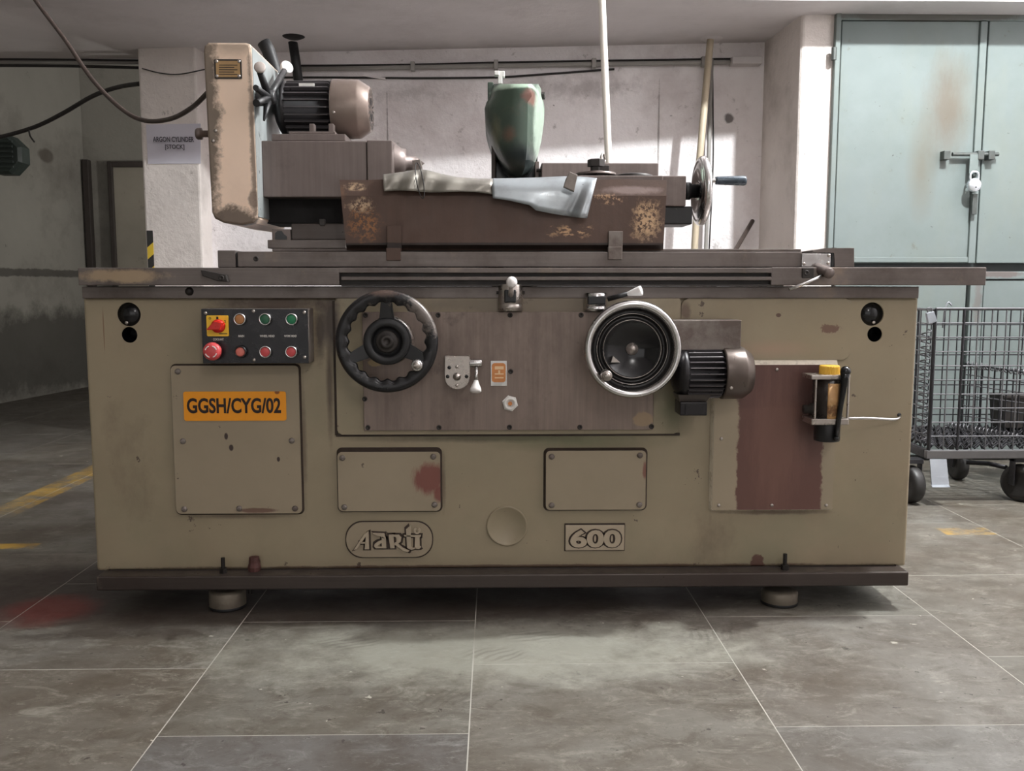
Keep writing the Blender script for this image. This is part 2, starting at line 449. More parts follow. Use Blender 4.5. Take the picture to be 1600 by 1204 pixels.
# ------------------------------------------------------------------ setting: green metal double doors on the right
M('gate_green', (112, 121, 120), 0.7, var=0.07, vs=2.2, bump=0.06, bs=9, bdist=0.01,
  layers=(((98, 108, 104), 1.5, 0.45, 0.7, 0.6), ((116, 122, 114), 3.0, 0.5, 0.7, 0.5, (1, 1, 0.4)), ((90, 84, 72), 12, 0.66, 0.70, 0.45), ((60, 58, 52), 34, 0.69, 0.70, 0.8)),
  blobs=(dict(c=tuple(at(1480, 170, 2.14)), r=(0.14, 1, 0.34), col=(96, 84, 70), amt=0.45, ns=6, soft=0.8, s=0.75, stretch=(3, 3, 1)),
         dict(c=tuple(at(1440, 260, 2.14)), r=(0.09, 1, 0.32), col=(100, 94, 80), amt=0.45, ns=6, soft=0.9, s=0.65),
         dict(c=tuple(at(1558, 428, 2.14)), r=(0.16, 1, 0.022), col=(96, 62, 56), amt=0.8, ns=16, soft=0.4, s=0.5),
         dict(c=tuple(at(1525, 470, 2.14)), r=(0.025, 1, 0.14), col=(96, 66, 60), amt=1.0, ns=20, soft=0.4, s=0.35),
         dict(c=tuple(at(1450, 26, 2.14)), r=(0.55, 1, 0.03), col=(84, 82, 76), amt=0.45, ns=10, soft=0.3, s=0.9)))
M('gate_shadow_steel', (58, 62, 62), 0.6, 0.3, var=0.2)
M('lock_steel', (226, 230, 236), 0.28, 0.85, var=0.05, bump=0)
M('bolt_steel', (84, 88, 86), 0.5, 0.5, var=0.2, vs=20, layers=(((80, 70, 62), 30, 0.55, 0.7, 0.6),))
GY = 2.14
g = thing('door_2', at(1500, 735, GY), 'pale green sheet metal double doors with bolt and padlock on the right', 'door')
struct(g)
def panel(name, px0, py0, px1, py1, yf, th, mat='gate_green', bev=0.004):
    x0, x1, z0, z1 = rect(px0, py0, px1, py1, yf)
    m = MB(); m.box(x0, x1, yf, yf + th, z0, z1, bev); return m.build(name, mat, g)
m = MB(); x0, x1, z0, z1 = rect(1296, 20, 1720, 735, GY + 0.03); m.box(x0, x1, GY + 0.03, GY + 0.06, 0.0, HC); m.build('back_sheet', 'gate_shadow_steel', g)
panel('door_leaf', 1309, 33, 1521, 411, GY - 0.004, 0.02)
panel('door_leaf', 1536, 33, 1700, 411, GY - 0.004, 0.02)
panel('leaf_edge', 1523, 33, 1534, 411, GY - 0.016, 0.03)
panel('door_rail', 1309, 22, 1700, 32, GY - 0.012, 0.03)
panel('frame_jamb', 1300, 20, 1308, 414, GY - 0.02, 0.05)
panel('door_rail', 1300, 424, 1700, 436, GY - 0.012, 0.03)
panel('door_rail', 1296, 401, 1521, 410, GY - 0.010, 0.006)
x0, x1, z0, z1 = rect(1300, 438, 1503, 700, GY)
for a, b in ((1300, 1503), (1530, 1700)):
    x0 = at(a, 570, GY).x; x1 = at(b, 570, GY).x
    m = MB(); m.box(x0, x1, GY - 0.004, GY + 0.02, 0.03, at(1500, 438, GY).z, 0.004); m.build('door_leaf', 'gate_green', g)
x0 = at(1507, 570, GY).x; x1 = at(1527, 570, GY).x
m = MB(); m.box(x0, x1, GY - 0.018, GY + 0.02, 0.03, at(1500, 438, GY).z, 0.004); m.build('leaf_edge', 'gate_green', g)
# sliding bolt, hasp
Yb = GY - 0.035
bt = MB(); bt.cyl(at(1488, 241, Yb), at(1560, 241, Yb), 0.010, seg=12); b0 = bt.build('sliding_bolt', 'bolt_steel', g)
for px in (1480, 1533, 1550):
    x0, x1, z0, z1 = rect(px - 5, 235, px + 5, 249, Yb - 0.012)
    m = MB(); m.box(x0, x1, Yb - 0.014, GY, z0, z1, 0.003); m.build('bolt_keeper', 'bolt_steel', b0)
m = MB(); m.box(*rect(1515, 241, 1529, 272, Yb - 0.012)[:2], Yb - 0.012, Yb - 0.006, *rect(1515, 241, 1529, 272, Yb - 0.012)[2:], 0.002); m.build('hasp', 'gate_green', b0)
m = MB(); p = at(1523, 303, Yb); m.box(p.x - 0.014, p.x + 0.012, GY - 0.045, GY - 0.036, at(1520, 335, Yb).z, p.z, 0.002); m.build('hasp_tail', 'bolt_steel', b0)
m = MB(); p = at(1521, 270, Yb); m.tube([(p.x, GY, p.z + 0.01), (p.x, GY - 0.06, p.z + 0.008), (p.x, GY - 0.06, p.z - 0.02), (p.x, GY, p.z - 0.02)], 0.005, 8); m.build('staple', 'bolt_steel', b0)
# hinges on the jamb
for py in (84, 396):
    p = at(1303, py, GY - 0.03); m = MB(); m.cyl(p - Vector((0, 0, 0.03)), p + Vector((0, 0, 0.03)), 0.013, seg=12); m.build('hinge', 'bolt_steel', g)
pl = at(1522, 289, GY - 0.065)
lock = thing('padlock', pl, 'round bright steel padlock hanging on the green metal doors', 'padlock')
m = MB(); m.lathe(pl, (0, -1, 0), [(0, -0.012), (0.030, -0.012), (0.034, -0.008), (0.034, 0.008), (0.030, 0.012), (0, 0.013)], 28); m.build('lock_body', 'lock_steel', lock)
m = MB(); m.tube([pl + Vector((-0.02, 0, 0.02)), pl + Vector((-0.021, 0, 0.05)), pl + Vector((-0.012, 0, 0.064)), pl + Vector((0.006, 0, 0.066)), pl + Vector((0.019, 0, 0.055)), pl + Vector((0.02, 0, 0.02))], 0.0055, 8, 4); m.build('shackle', 'lock_steel', lock)
m = MB(); m.cyl(pl + Vector((0.003, -0.012, -0.012)), pl + Vector((0.003, -0.0145, -0.012)), 0.004, seg=10); m.build('keyhole', 'gate_shadow_steel', lock)

# ------------------------------------------------------------------ pipes, conduits, cables
M('pipe_white', (236, 228, 220), 0.45, var=0.06, bump=0)
M('pipe_beige', (186, 172, 150), 0.5, var=0.10, bump=0)
M('conduit_grey', (150, 146, 142), 0.55, var=0.12, bump=0)
M('cable_dark', (38, 34, 33), 0.6, var=0.2, bump=0)
M('cable_brown', (66, 54, 49), 0.6, var=0.2, bump=0)
M('pipe_black', (22, 22, 24), 0.5, var=0.2, bump=0)
def tubething(name, pts, r, mat, label, cat, res=0, seg=10, group=None):
    m = MB(); m.tube(pts, r, seg, res); o = m.build(name, mat); return tag(o, label, cat, group)
def wpt(x, y, off=0.03):                         # pixel -> point just before the back wall
    d = ray(x, y)
    k = (WLft.y - WR.y) / (WLft.x - WR.x)
    s = (WR.y - off + k*(CAM.x - WR.x) - CAM.y) / (d.y - k*d.x)
    return CAM + d * s
# tall white pipe rising in front of the loft slab
tubething('white_pipe', [at(932, -180, 0.98), at(940.5, 0, 0.98), at(951, 255, 0.98), at(954, 330, 0.98)], 0.0142, 'pipe_white', 'tall white pipe standing behind the tailstock, up to the ceiling', 'pipe')
tubething('beige_pipe', [at(1110, 62, 2.5), at(1093, 250, 2.5), at(1085, 390, 2.5), at(1081, 470, 2.5)], 0.0195, 'pipe_beige', 'beige pipe leaning from the slab down behind the tailstock handwheel', 'pipe')
tubething('thin_pipe', [wpt(1112, 92, 0.05), wpt(1107, 250, 0.05), wpt(1103, 390, 0.05), wpt(1100, 470, 0.05)], 0.011, 'conduit_grey', 'thin grey pipe on the wall just right of the beige pipe', 'pipe')
tubething('hanging_wire', [wpt(1113, 95, 0.03), wpt(1114, 170, 0.03), wpt(1114, 260, 0.03), wpt(1108, 390, 0.03)], 0.004, 'cable_dark', 'thin dark wire hanging down the wall beside the beige pipe', 'cable', 4)
tubething('black_pipe', [at(457, 62, 2.72), at(462, 95, 2.72), at(468, 140, 2.72)], 0.026, 'pipe_black', 'short black pipe coming down from the slab behind the motor', 'pipe')
M('sleeve_hole', (26, 24, 24), 0.9, bump=0)
for (u, v, nm, lb, mt) in ((459, 64, 'pipe_sleeve', 'dark ragged sleeve where the black pipe meets the slab', 'sleeve_hole'), (1112, 68, 'pipe_sleeve', 'grey plaster collar where the beige pipe meets the slab', 'soffit_plaster')):
    p = onz(u, v, HC)
    p.y = 2.6
    p.x = at(u, v, 2.6).x
    m = MB(); m.lathe((p.x, p.y, HC - 0.012), (0, 0, 1), [(0, 0), (0.035, 0), (0.055, 0.008), (0.062, 0.013)], 20); o = m.build(nm, mt); tag(o, lb, 'pipe sleeve')
# conduit along the back wall with clips
cpts = [wpt(455, 108), wpt(600, 106), wpt(780, 102.5), wpt(930, 100), wpt(1095, 98), wpt(1150, 97)]
cnd = thing('conduit_run', cpts[0], 'grey conduit with clips running along the top of the back wall', 'conduit')
m = MB(); m.tube(cpts, 0.0125, 10); m.build('conduit_tube', 'conduit_grey', cnd)
for px, py in ((645, 105), (775, 102.5), (928, 100), (1099, 97.5)):
    p = wpt(px, py, 0.035); m = MB(); m.box(p.x - 0.012, p.x + 0.012, p.y - 0.016, p.y + 0.022, p.z - 0.022, p.z + 0.03, 0.003); m.build('clip', 'conduit_grey', cnd)
tubething('dark_cable', [wpt(440, 121, 0.012), wpt(520, 121, 0.012), wpt(640, 122, 0.012), wpt(770, 121, 0.012), wpt(850, 116, 0.012), wpt(960, 108, 0.012)], 0.006, 'cable_dark', 'dark cable under the conduit on the back wall', 'cable', 3)
tubething('conduit_cable', [wpt(460, 102.5, 0.02), wpt(640, 101, 0.02), wpt(780, 97.5, 0.02), wpt(1095, 92.5, 0.02), wpt(1142, 92, 0.02)], 0.0055, 'cable_dark', 'dark cable lying above the conduit on the back wall', 'cable', 3)
p0 = wpt(1144, 88, 0.07); p1 = wpt(1192, 99, 0.07)
m = MB(); m.box(p0.x, p1.x, p0.y - 0.01, p0.y + 0.1, p1.z, p0.z, 0.006); o = m.build('junction_box', 'soffit_plaster'); tag(o, 'plastered-over junction box at the conduit end near the pier', 'junction box')
m = MB(); a = wpt(566, 117, 0.02); b = wpt(602, 121, 0.02); m.hull2([(a.x, a.y, a.z), (b.x, b.y, b.z), (b.x, b.y, b.z - .012), (a.x, a.y, a.z - .006)], [(a.x, a.y + .05, a.z), (b.x, b.y + .05, b.z), (b.x, b.y + .05, b.z - .012), (a.x, a.y + .05, a.z - .006)]); tag(m.build('plaster_chip', 'plaster'), 'loose chip of plaster under the cable on the back wall', 'plaster')
# a stick leaning in the corner by the pier
a = wpt(1176, 345, 0.05); b = at(1096, 480, 2.05); b = a + (b - a) * (a.z / (a.z - b.z))
tubething('leaning_stick', [a, b], 0.012, 'cable_brown', 'dark stick leaning in the corner at the foot of the pier', 'stick')
# runs at the left opening, just under the slab edge
YO = 3.12
tubething('pale_conduit', [at(-60, 96.6, YO), at(100, 97.4, YO), at(223, 98.2, YO)], 0.010, 'conduit_grey', 'pale conduit spanning the dark opening left of the column', 'conduit')
tubething('slab_cable', [at(-60, 92, YO), at(223, 95, YO)], 0.008, 'cable_dark', 'straight dark cable along the slab edge left of the column', 'cable')
tubething('sagging_cable', [at(-60, 102.2, YO), at(60, 102.6, YO), at(130, 103.5, YO), at(223, 106, YO)], 0.009, 'cable_dark', 'dark cable sagging slightly below the pale conduit', 'cable', 3)
tubething('swag_cable', [at(222, 107, 2.84), at(250, 114, 2.83), at(280, 116, 2.82), at(322, 108, 2.78)], 0.0035, 'cable_dark', 'thin wire swagged across the top of the column', 'cable', 5)
tubething('rising_cable', [at(-20, 218, 4.0), at(20, 209, 4.0), at(60, 196, 3.95), at(100, 176, 3.8), at(145, 150, 3.6), at(185, 136, 3.4), at(224, 130, 3.1)], 0.014, 'cable_dark', 'dark cable climbing from the octagonal box towards the column', 'cable', 5)
tubething('motor_hose', [at(30, -40, 1.5), at(55, 0, 1.45), at(100, 60, 1.35), at(145, 125, 1.2), at(190, 170, 1.05), at(225, 188, 0.95), at(265, 186, 0.8), at(300, 168, 0.62), at(330, 140, 0.45), at(352, 128, 0.34)], 0.0085, 'cable_brown', 'brown power cable looping from the ceiling to the workhead cover', 'cable', 6)
tubething('cable_hook', [at(45, 198, 3.97), at(47, 212, 3.97), at(54, 222, 3.97)], 0.006, 'cable_dark', 'bent cable hook hanging below the climbing cable', 'hook', 3)
M('dark_green_box', (44, 54, 50), 0.6, var=0.25, vs=4)
dx = 0.62
oc = at(-2, 240, 4.3); r8 = 31 * S(4.35)
f8 = thing('octagonal_box', oc, 'dark green octagonal ventilator box on the dim left wall', 'ventilator')
m = MB(); ring = lambda r, y: [(oc.x + r*math.cos(PI/8 + k*PI/4), y, oc.z + r*math.sin(PI/8 + k*PI/4)) for k in range(8)]
m.loft([ring(r8*0.9, 4.5), ring(r8, 4.47), ring(r8, 4.36), ring(r8*0.86, 4.33)], smooth=False); m.build('housing', 'dark_green_box', f8)
for k in range(6):
    zz = oc.z - r8*0.6 + k * r8 * 0.24
    m = MB(); m.box(oc.x - r8*0.6, oc.x + r8*0.6, 4.315, 4.33, zz - 0.008, zz + 0.008, 0.002); m.build('louvre', 'dark_green_box', f8)
m = MB(); m.tube([(oc.x, 4.5, oc.z), (oc.x - 0.1, 4.5, oc.z), (oc.x - 0.14, 4.5, oc.z)], 0.03, 8); m.build('wall_bracket', 'dark_green_box', f8)

# paper notice and hazard tape on the column
M('paper', (196, 192, 202), 0.7, var=0.03, vs=8, bump=0.15, bs=10)
M('ink', (66, 62, 70), 0.8, var=0, bump=0)
def colp(u, v, off):                             # point on the column front
    return at(u, v, 2.87 - 0.03*(u-222)/92.0 - off)
pn = thing('paper_notice', colp(268, 226, 0.004), 'white paper notice about argon cylinder stock on the column', 'notice')
c = [colp(228, 194.5, 0.004), colp(313.5, 193, 0.004), colp(313.5, 255.5, 0.004), colp(231, 256, 0.004)]
m = MB(); m.hull2([v + Vector((0, 0.003, 0)) for v in c], c); m.build('sheet', 'paper', pn)
x0, x1, z0, z1 = rect(240, 214, 304, 222, 2.84)
text('lettering', 'ARGON CYLINDER', x0, x1, z0, z1, colp(268, 218, 0.014).y - 0.012, 'ink', pn, 0.001, 0.01)
x0, x1, z0, z1 = rect(259, 226, 289, 235, 2.84)
text('lettering', '[STOCK]', x0, x1, z0, z1, colp(268, 230, 0.014).y - 0.012, 'ink', pn, 0.001, 0.01)
M('hazard_yellow', (196, 166, 50), 0.6, var=0.15, vs=10, bump=0)
M('hazard_black', (34, 33, 32), 0.6, var=0.2, bump=0)
ht = thing('hazard_tape', colp(236, 470, 0.003), 'yellow and black hazard tape on the edge of the column', 'tape')
zt, zb = at(235, 360, 2.865).z, at(237, 560, 2.865).z
xa, xb = at(230.5, 390, 2.865).x, at(240, 390, 2.865).x
n = 11; st = (zt - zb) / n
for k in range(n):
    za = zt - k*st
    pts = [(xa, za - st*0.45), (xb, za), (xb, za - st), (xa, za - st*1.45)] if 0 < k else [(xa, za), (xb, za), (xb, za - st), (xa, za - st*1.45)]
    m = MB(); m.prism(pts, 2.862, 2.868); m.build('stripe', 'hazard_black' if k % 2 == 0 else 'hazard_yellow', ht)

# ------------------------------------------------------------------ machine materials
CHIP = ((66, 50, 43), 11, 0.655, 0.665, 0.85, (1.3, 1, 1.3))
def wp(u, v, Y=0.0): return tuple(at(u, v, Y))
M('khaki_paint', (147, 135, 112), 0.42, var=0.09, vs=3.5, bump=0.10, bs=7, bdist=0.006,
  layers=(((134, 116, 94), 1.6, 0.45, 0.75, 0.5), ((124, 122, 98), 2.1, 0.50, 0.70, 0.5), ((96, 82, 66), 2.6, 0.60, 0.72, 0.45, (1, 1, 0.6)), CHIP, ((70, 54, 46), 45, 0.68, 0.69, 0.8)),
  blobs=(dict(c=wp(815, 476), r=(0.45, 0.3, 0.035), col=(112, 100, 86), amt=0.5, ns=9, soft=0.5, s=0.8),
         dict(c=wp(520, 505), r=(0.035, 0.3, 0.11), col=(58, 46, 40), amt=0.35, ns=10, soft=0.6, s=0.9),
         dict(c=wp(430, 474), r=(0.21, 0.3, 0.028), col=(74, 56, 48), amt=0.7, ns=14, soft=0.6, s=0.85),
         dict(c=wp(500, 520), r=(0.022, 0.3, 0.10), col=(56, 44, 38), amt=0.6, ns=14, soft=0.7, s=0.85),
         dict(c=wp(475, 690), r=(0.010, 0.3, 0.22), col=(84, 68, 56), amt=0.7, ns=18, soft=0.8, s=0.6),
         dict(c=wp(370, 806), r=(0.19, 0.3, 0.010), col=(84, 68, 56), amt=0.7, ns=18, soft=0.8, s=0.6),
         dict(c=wp(1112, 700), r=(0.010, 0.3, 0.22), col=(70, 58, 44), amt=0.7, ns=18, soft=0.8, s=0.7),
         dict(c=wp(1210, 800), r=(0.18, 0.3, 0.009), col=(78, 58, 48), amt=0.7, ns=18, soft=0.7, s=0.7),
         dict(c=wp(693, 750), r=(0.008, 0.3, 0.10), col=(84, 66, 54), amt=0.7, ns=18, soft=0.8, s=0.6),
         dict(c=wp(515, 600), r=(0.012, 0.3, 0.20), col=(72, 56, 46), amt=0.4, ns=14, soft=0.7, s=0.75),
         dict(c=wp(770, 684), r=(0.47, 0.3, 0.016), col=(66, 62, 44), amt=0.5, ns=9, soft=0.7, s=0.75),
         dict(c=wp(900, 690), r=(0.30, 0.3, 0.035), col=(92, 96, 66), amt=0.4, ns=4, soft=0.9, s=0.7),
         dict(c=wp(1050, 640), r=(0.07, 0.3, 0.10), col=(84, 88, 62), amt=0.4, ns=5, soft=0.8, s=0.7),
         dict(c=wp(800, 884), r=(1.2, 0.3, 0.006), col=(72, 46, 38), amt=0.9, ns=11, soft=0.5, s=0.75),
         dict(c=wp(1183, 878), r=(0.022, 0.3, 0.024), col=(84, 52, 45), amt=0.9, ns=34, soft=0.2, s=0.9),
         dict(c=wp(1296, 513), r=(0.028, 0.3, 0.014), col=(104, 76, 64), amt=1.3, ns=40, soft=0.2, s=0.9),
         dict(c=wp(1215, 492), r=(0.008, 0.3, 0.006), col=(86, 60, 50), amt=0.2, ns=30, soft=0.2, s=0.9),
         dict(c=wp(1200, 545), r=(0.15, 0.3, 0.03), col=(176, 140, 120), amt=0.5, ns=6, soft=0.9, s=0.4),
         dict(c=wp(1070, 485), r=(0.02, 0.3, 0.03), col=(94, 74, 62), amt=0.6, ns=16, soft=0.5, s=0.8),
         dict(c=wp(162, 515), r=(0.0022, 0.3, 0.07), col=(116, 88, 66), amt=0.2, ns=30, soft=0.4, s=0.8),
         dict(c=wp(352, 735), r=(0.005, 0.3, 0.009), col=(60, 46, 42), amt=0.2, ns=30, soft=0.3),
         dict(c=wp(434, 718), r=(0.004, 0.3, 0.008), col=(60, 46, 42), amt=0.2, ns=30, soft=0.3),
         dict(c=wp(398, 878), r=(0.018, 0.3, 0.018), col=(62, 42, 38), amt=0.2, ns=40, soft=0.2)))
M('plate_paint', (150, 137, 116), 0.5, var=0.05, vs=3.0, bump=0.06, bs=8,
  layers=(((130, 120, 100), 2.0, 0.45, 0.75, 0.5), ((66, 52, 46), 34, 0.69, 0.70, 0.8)),
  blobs=(dict(c=wp(672, 748, -.02), r=(0.055, 0.3, 0.05), col=(116, 62, 55), amt=0.6, ns=20, soft=0.35, s=0.9, stretch=(2.2, 1, 0.7)),
         dict(c=wp(687, 772, -.02), r=(0.022, 0.3, 0.03), col=(116, 62, 55), amt=0.5, ns=20, soft=0.35, s=0.9),
         dict(c=wp(1008, 735, -.02), r=(0.008, 0.3, 0.03), col=(116, 62, 55), amt=0.5, ns=24, soft=0.5, s=0.8),
         dict(c=wp(400, 798, -.02), r=(0.07, 0.3, 0.008), col=(98, 66, 56), amt=0.5, ns=20, soft=0.4, s=0.8),
         dict(c=wp(360, 700, -.02), r=(0.007, 0.3, 0.010), col=(58, 44, 40), amt=0.25, ns=40, soft=0.3),
         dict(c=wp(434, 718, -.02), r=(0.005, 0.3, 0.008), col=(58, 44, 40), amt=0.25, ns=40, soft=0.3),
         dict(c=wp(352, 682, -.02), r=(0.006, 0.3, 0.011), col=(58, 44, 40), amt=0.25, ns=40, soft=0.3)))
rb = at(1216, 690, -.02)
M('worn_red_plate', (150, 137, 116), 0.45, var=0.05, vs=3.0, bump=0.06, bs=8, layers=(((130, 120, 100), 2.0, 0.45, 0.75, 0.5),),
  blobs=(dict(c=(at(1222, 600, -.02).x, 0, rb.z + 0.02), r=(0.125, 0.4, 0.26), col=(94, 62, 55), amt=0.16, ns=22, soft=0.05, box=True, s=0.97),
         dict(c=(at(1240, 600, -.02).x, 0, at(1222, 600, -.02).z), r=(0.16, 0.4, 0.07), col=(90, 60, 54), amt=0.2, ns=22, soft=0.1, box=True, s=0.97),
         dict(c=(at(1270, 650, -.02).x, 0, at(1222, 640, -.02).z), r=(0.075, 0.4, 0.16), col=(64, 44, 40), amt=0.4, ns=6, soft=0.8, s=0.75),
         dict(c=(rb.x, 0, rb.z), r=(0.09, 0.4, 0.25), col=(126, 92, 80), amt=0.9, ns=12, soft=0.6, s=0.4, stretch=(4, 1, 0.4))))
M('ledge_glare', (214, 204, 186), 0.3, var=0.08, vs=20, bump=0.05, layers=(((120, 104, 86), 14, 0.56, 0.68, 0.6),))  # pale ledge above the pump cover, coloured to imitate glare
M('apron_steel', (126, 112, 104), 0.42, 0.45, var=0.10, vs=4, streak=0.16, sdir=(90, 90, 3.0), bump=0.04, bs=120,
  layers=(((78, 66, 60), 4.0, 0.48, 0.70, 0.6, (1.5, 1, 0.7)), ((150, 132, 120), 2.0, 0.5, 0.8, 0.35), ((60, 50, 45), 9.0, 0.62, 0.72, 0.5)),
  blobs=(dict(c=wp(1005, 655, -.03), r=(0.035, 0.3, 0.022), col=(150, 130, 104), amt=0.6, ns=22, soft=0.2, s=0.8),
         dict(c=wp(585, 567, -.03), r=(0.022, 0.3, 0.012), col=(158, 140, 104), amt=0.5, ns=25, soft=0.2, s=0.8)))
M('slide_steel', (110, 102, 98), 0.40, 0.5, var=0.14, vs=5, streak=0.14, sdir=(2.5, 90, 90), bump=0.04, bs=100,
  layers=(((66, 54, 48), 3.5, 0.47, 0.68, 0.65), ((146, 128, 112), 6, 0.60, 0.72, 0.5)),
  blobs=(dict(c=wp(190, 431, -.05), r=(0.14, 0.4, 0.022), col=(172, 150, 122), amt=0.8, ns=14, soft=0.4, s=0.8),
         dict(c=wp(860, 475, 0), r=(0.3, 0.4, 0.02), col=(140, 122, 96), amt=0.8, ns=10, soft=0.5, s=0.6)))
M('rail_steel', (72, 64, 60), 0.36, 0.45, var=0.18, vs=5, streak=0.15, sdir=(2.5, 90, 90), bump=0.06, bs=70,
  layers=(((54, 42, 38), 2.5, 0.48, 0.7, 0.6), ((126, 116, 106), 9, 0.62, 0.72, 0.4)))
M('head_steel', (114, 103, 99), 0.42, 0.5, var=0.10, vs=5, streak=0.14, sdir=(90, 90, 2.5), bump=0.04, bs=90,
  layers=(((74, 64, 60), 4, 0.48, 0.70, 0.6),
          ((176, 164, 154), 12, 0.66, 0.75, 0.4, (1, 1, 0.3))))
M('dark_steel', (56, 52, 50), 0.5, 0.4, var=0.2, vs=8, bump=0.06)
M('cast_black', (24, 24, 26), 0.45, 0.0, var=0.25, vs=14, bump=0.08, bs=50, layers=(((96, 86, 76), 26, 0.66, 0.70, 0.7),))
M('wheel_black', (26, 25, 27), 0.34, 0.1, var=0.25, vs=14, bump=0.05, bs=40, layers=(((130, 120, 112), 26, 0.66, 0.70, 0.7),),
  blobs=(dict(c=wp(662, 488, -.12), r=(0.06, 0.05, 0.07), col=(136, 126, 120), amt=1.8, ns=55, soft=0.5, s=0.6), dict(c=wp(600, 458, -.12), r=(0.05, 0.05, 0.012), col=(112, 90, 80), amt=1.2, ns=40, soft=0.6, s=0.5)))  # upper right patch: worn rim with its lamp highlight painted in
M('gloss_black', (14, 14, 17), 0.18, 0.0, var=0.1, bump=0)
M('grime', (54, 42, 35), 0.7, var=0.3, vs=12, bump=0.1)
M('chrome', (205, 203, 202), 0.20, 1.0, var=0.05, vs=12, bump=0.02, bs=60, layers=(((120, 108, 98), 14, 0.6, 0.75, 0.45),))
M('worn_chrome', (176, 168, 162), 0.30, 0.9, var=0.12, vs=10, bump=0.03, layers=(((92, 78, 68), 10, 0.56, 0.7, 0.6),))
M('dish_black', (30, 28, 28), 0.32, 0.2, var=0.2, vs=14, bump=0.03, layers=(((110, 100, 92), 22, 0.66, 0.72, 0.5),))
M('motor_grey', (78, 72, 68), 0.42, 0.45, var=0.15, vs=8, bump=0.05, bs=40, layers=(((40, 36, 34), 4, 0.5, 0.7, 0.6),))
M('fin_black', (34, 32, 34), 0.38, 0.4, var=0.2, vs=10, bump=0.04)
M('fin_lit', (92, 88, 90), 0.36, 0.55, var=0.15, vs=12, bump=0.02)  # lighter than the motor core, standing for lit fin edges
M('fan_brown', (128, 114, 106), 0.38, 0.5, var=0.10, vs=6, bump=0.04, bs=30, layers=(((92, 76, 68), 4, 0.48, 0.7, 0.6),))
M('fan_dark', (92, 82, 76), 0.36, 0.5, var=0.12, vs=6, bump=0.04, bs=30, layers=(((60, 48, 44), 4, 0.46, 0.7, 0.7),))
M('blotched_steel', (128, 120, 114), 0.45, 0.4, var=0.15, vs=14, bump=0.08, bs=60, layers=(((78, 64, 58), 7, 0.45, 0.62, 0.75), ((70, 48, 42), 4, 0.56, 0.7, 0.5)))
M('cover_cream', (240, 214, 192), 0.42, 0.05, var=0.06, vs=4, bump=0.06, bs=20,
  layers=(((176, 152, 130), 2.2, 0.5, 0.75, 0.4), ((86, 76, 68), 14, 0.73, 0.745, 0.8)),
  blobs=(dict(c=wp(322, 180, .05), r=(0.045, 0.05, 0.40), col=(108, 96, 84), amt=1.0, ns=24, soft=0.5, s=0.95),
         dict(c=wp(396, 200, .05), r=(0.014, 0.05, 0.30), col=(116, 100, 88), amt=0.9, ns=30, soft=0.5, s=0.8),
         dict(c=wp(365, 70, .05), r=(0.10, 0.05, 0.045), col=(140, 124, 108), amt=0.4, ns=12, soft=0.7, s=0.6),
         dict(c=wp(365, 347, .05), r=(0.13, 0.05, 0.050), col=(84, 72, 62), amt=0.9, ns=26, soft=0.4, s=0.9),
         dict(c=wp(397, 310, .05), r=(0.018, 0.05, 0.03), col=(112, 96, 84), amt=0.5, ns=22, soft=0.3, s=0.8)))
M('cover_side', (172, 178, 178), 0.35, 0.3, var=0.08, vs=7, bump=0.05, layers=(((110, 108, 104), 6, 0.5, 0.72, 0.55, (1, 1, 0.4)),))
def tp(u, v): return tuple(at(u, v, 0.02))
M('rust_sheet', (84, 64, 54), 0.55, 0.15, var=0.16, vs=6, bump=0.16, bs=40, streak=0.10, sdir=(50, 50, 3),
  layers=(((60, 46, 40), 3, 0.45, 0.7, 0.6), ((122, 90, 66), 11, 0.62, 0.72, 0.5)),
  blobs=(dict(c=tp(565, 322), r=(0.042, 0.4, 0.025), col=(176, 150, 122), amt=1.1, ns=30, soft=0.5, speck=(70, 0.45, 0.52)),
         dict(c=tp(572, 350), r=(0.055, 0.4, 0.055), col=(140, 96, 58), amt=1.1, ns=26, soft=0.6, speck=(85, 0.48, 0.54), s=0.9),
         dict(c=tp(556, 292), r=(0.03, 0.4, 0.012), col=(178, 152, 122), amt=1.1, ns=30, soft=0.4, speck=(40, 0.42, 0.55)),
         dict(c=tp(1010, 345), r=(0.05, 0.4, 0.06), col=(188, 156, 122), amt=1.1, ns=26, soft=0.6, speck=(85, 0.44, 0.52)),
         dict(c=tp(890, 362), r=(0.08, 0.4, 0.022), col=(184, 148, 112), amt=1.1, ns=24, soft=0.5, speck=(70, 0.49, 0.55), sstretch=(0.4, 1, 1)),
         dict(c=tp(985, 297), r=(0.09, 0.4, 0.014), col=(150, 132, 128), amt=0.7, ns=20, soft=0.5, s=0.6),
         dict(c=tp(950, 312), r=(0.05, 0.4, 0.016), col=(176, 142, 110), amt=1.1, ns=30, soft=0.5, speck=(75, 0.5, 0.56)),
         dict(c=tp(800, 384), r=(1.0, 0.4, 0.010), col=(34, 27, 25), amt=0.3, ns=10, soft=0.3, s=0.85)))
M('tin_bright', (158, 164, 168), 0.36, 0.6, var=0.08, vs=9, bump=0.10, bs=14, bdist=0.006, layers=(((118, 118, 118), 5, 0.48, 0.72, 0.6),))
M('tin_dull', (140, 136, 128), 0.40, 0.5, var=0.10, vs=9, bump=0.14, bs=16, bdist=0.006, layers=(((104, 98, 92), 7, 0.48, 0.68, 0.6), ((130, 100, 88), 9, 0.60, 0.70, 0.4)))
